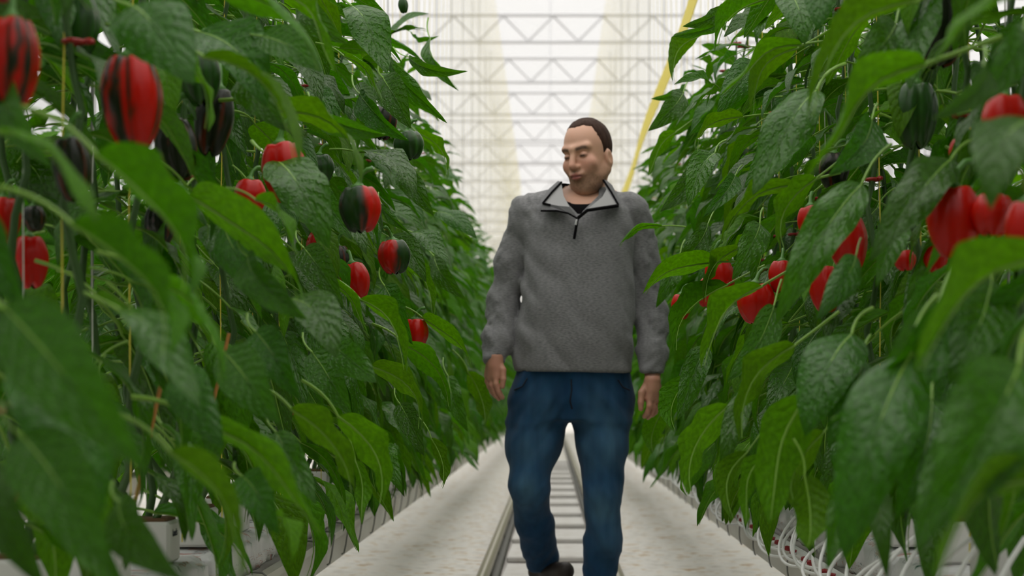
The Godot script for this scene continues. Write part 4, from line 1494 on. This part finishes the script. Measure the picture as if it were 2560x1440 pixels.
	for fl in flaps:
		var cb := slab(fl[0], 0.006, fl[1])
		var cm := cb.mesh(fl[1])
		part("collar_flap", cm, pull, Transform3D(Basis(), -off), "pale turned-out collar lining" if fl[1] == pale else "grey collar")
	var piping := [[[1404, 455, -0.078], [1380, 480, -0.106], [1357, 508, -0.133]], [[1352, 527, -0.143], [1392, 527, -0.154], [1420, 533, -0.159], [1443, 546, -0.161]], [[1508, 450, -0.074], [1528, 480, -0.108], [1546, 512, -0.139]], [[1546, 514, -0.139], [1500, 521, -0.152], [1468, 526, -0.155], [1445, 545, -0.160]], [[1357, 508, -0.134], [1376, 512, -0.142]]]
	for pi in piping:
		var qb := MB.new()
		var path := []
		for q in pi:
			path.append(mp(q[0], q[1], q[2]) - off)
		qb.tube(path, [0.0036 if pi != piping[3] else 0.0065], 6)
		part("piping", qb.mesh(black), pull, Transform3D(), "black edge of the collar")
	var zb := MB.new()
	zb.tube([mp(1444, 546, -0.158) - off, mp(1440, 570, -0.154) - off, mp(1435, 598, -0.151) - off], [0.0055], 6)
	part("zip", zb.mesh(black), pull, Transform3D(), "black zip")
	var zp := MB.new()
	zp.tube([mp(1442, 548, -0.166) - off, mp(1439, 562, -0.163) - off], [0.003, 0.0045], 6)
	part("zip_pull", zp.mesh(M.steel), pull)
	# jeans and shoes
	var denim := StandardMaterial3D.new()
	denim.vertex_color_use_as_albedo = true
	denim.roughness = 0.85
	denim.metallic_specular = 0.25
	denim.rim_enabled = true
	denim.rim = 0.15
	var jb := MB.new()
	nets(jb, mp(1230, 1600, 0.42), mp(1620, 900, -0.25), 0.0085, jeans_field, denim_tint, off)
	outward(jb, jeans_field, off)
	part("jeans", jb.mesh(denim, true), root, Transform3D(), "faded blue jeans")
	for sm in [[[1428, 948, -0.133], [1429, 975, -0.134], [1425, 1003, -0.132], [1430, 1022, -0.126]], [[1318, 946, -0.112], [1306, 966, -0.104], [1286, 975, -0.085]], [[1545, 950, -0.110], [1557, 968, -0.100], [1574, 976, -0.080]]]:
		var mbq := MB.new()
		var path := []
		for q in sm:
			path.append(mp(q[0], q[1], q[2]) - off)
		mbq.tube(path, [0.0028], 5)
		part("seam", mbq.mesh(mat(Color(0.05, 0.09, 0.15), 0.9)), root.get_node("jeans"), Transform3D(), "dark denim seam")
	var shoe := mat(Color(0.16, 0.125, 0.105), 0.6)
	var chains := [[pt(1362, 1385, 0.25, 0.040), pt(1352, 1428, 0.30, 0.040), pt(1385, 1436, 0.2, 0.040), pt(1412, 1428, 0.10, 0.034)], [[Vector3(mp(1499, 0).x, 0.13, -MAN_D - 0.02), 0.045], [Vector3(mp(1499, 0).x, 0.082, -MAN_D - 0.04), 0.048], [Vector3(mp(1503, 0).x, 0.075, -MAN_D + 0.10), 0.044], [Vector3(mp(1508, 0).x, 0.068, -MAN_D + 0.19), 0.038]]]
	for c in chains:
		var sf := func(p: Vector3) -> float:
			var d := chain(p, c, 0.03)
			return smax(d, 0.031 - p.y, 0.004)
		var lo := Vector3(1e9, 1e9, 1e9)
		var hi := -lo
		for q in c:
			lo = lo.min(q[0] - Vector3.ONE * 0.07)
			hi = hi.max(q[0] + Vector3.ONE * 0.07)
		var xb := MB.new()
		nets(xb, lo, hi, 0.006, sf, white, off)
		outward(xb, sf, off)
		part("shoe", xb.mesh(shoe), root, Transform3D(), "dark brown shoe")

func hand_left() -> Dictionary:
	# his right hand, hanging at the left of the picture, back of the hand forward, thumb towards the body
	var z := -0.075
	var h := {}
	h.palm = [[pt(1238, 893, z, 0.027), pt(1237, 915, z, 0.024), pt(1232, 942, z + 0.01, 0.021)], [pt(1240, 905, z, 0.023), pt(1241, 940, z - 0.008, 0.018)], [pt(1230, 912, z + 0.02, 0.022), pt(1222, 938, z + 0.035, 0.017)]]
	h.fingers = [
		[pt(1240, 936, z - 0.012, 0.0115), pt(1240, 960, z - 0.018, 0.0102), pt(1247, 979, z - 0.014, 0.0092), pt(1256, 994, z - 0.006, 0.0080)],
		[pt(1233, 938, z + 0.006, 0.0118), pt(1230, 963, z + 0.0, 0.0104), pt(1238, 983, z + 0.006, 0.0093), pt(1247, 997, z + 0.014, 0.0080)],
		[pt(1227, 936, z + 0.024, 0.0112), pt(1224, 960, z + 0.020, 0.0100), pt(1230, 979, z + 0.027, 0.0089), pt(1239, 991, z + 0.035, 0.0077)],
		[pt(1221, 932, z + 0.040, 0.0100), pt(1218, 953, z + 0.038, 0.0088), pt(1223, 968, z + 0.044, 0.0080), pt(1230, 978, z + 0.050, 0.0070)],
		[pt(1246, 908, z - 0.004, 0.0150), pt(1257, 925, z - 0.016, 0.0120), pt(1258, 948, z - 0.022, 0.0105), pt(1256, 966, z - 0.022, 0.0088)]]
	h.lo = mp(1195, 1015, 0.02)
	h.hi = mp(1285, 885, -0.14)
	return h

func hand_right() -> Dictionary:
	var z := -0.085
	var h := {}
	h.palm = [[pt(1631, 952, z, 0.029), pt(1631, 972, z, 0.026), pt(1633, 996, z + 0.01, 0.022)], [pt(1627, 965, z, 0.024), pt(1623, 995, z - 0.008, 0.018)], [pt(1638, 970, z + 0.02, 0.023), pt(1646, 993, z + 0.035, 0.017)]]
	h.fingers = [
		[pt(1623, 992, z - 0.012, 0.0118), pt(1624, 1015, z - 0.020, 0.0104), pt(1619, 1031, z - 0.014, 0.0094), pt(1611, 1041, z - 0.004, 0.0082)],
		[pt(1631, 994, z + 0.006, 0.0120), pt(1633, 1018, z - 0.002, 0.0106), pt(1628, 1035, z + 0.006, 0.0095), pt(1620, 1044, z + 0.016, 0.0082)],
		[pt(1639, 993, z + 0.024, 0.0115), pt(1642, 1014, z + 0.018, 0.0102), pt(1638, 1030, z + 0.026, 0.0090), pt(1631, 1038, z + 0.034, 0.0078)],
		[pt(1647, 990, z + 0.040, 0.0102), pt(1650, 1007, z + 0.036, 0.0090), pt(1647, 1020, z + 0.044, 0.0080), pt(1641, 1027, z + 0.050, 0.0070)],
		[pt(1616, 966, z - 0.004, 0.0155), pt(1604, 982, z - 0.016, 0.0122), pt(1602, 1006, z - 0.022, 0.0106), pt(1602, 1022, z - 0.022, 0.0088)]]
	h.lo = mp(1580, 1062, 0.02)
	h.hi = mp(1675, 940, -0.15)
	return h

func _ready():
	look_and_light()
	var t0 := Time.get_ticks_msec()
	make_materials()
	build_setting()
	build_aisle()
	build_gutters()
	make_leaves()
	make_peppers()
	print("setting ", Time.get_ticks_msec() - t0)
	build_plants()
	build_heroes()
	print("plants ", Time.get_ticks_msec() - t0)
	build_man()
	print("man ", Time.get_ticks_msec() - t0)
	build_drip()
	build_odds()
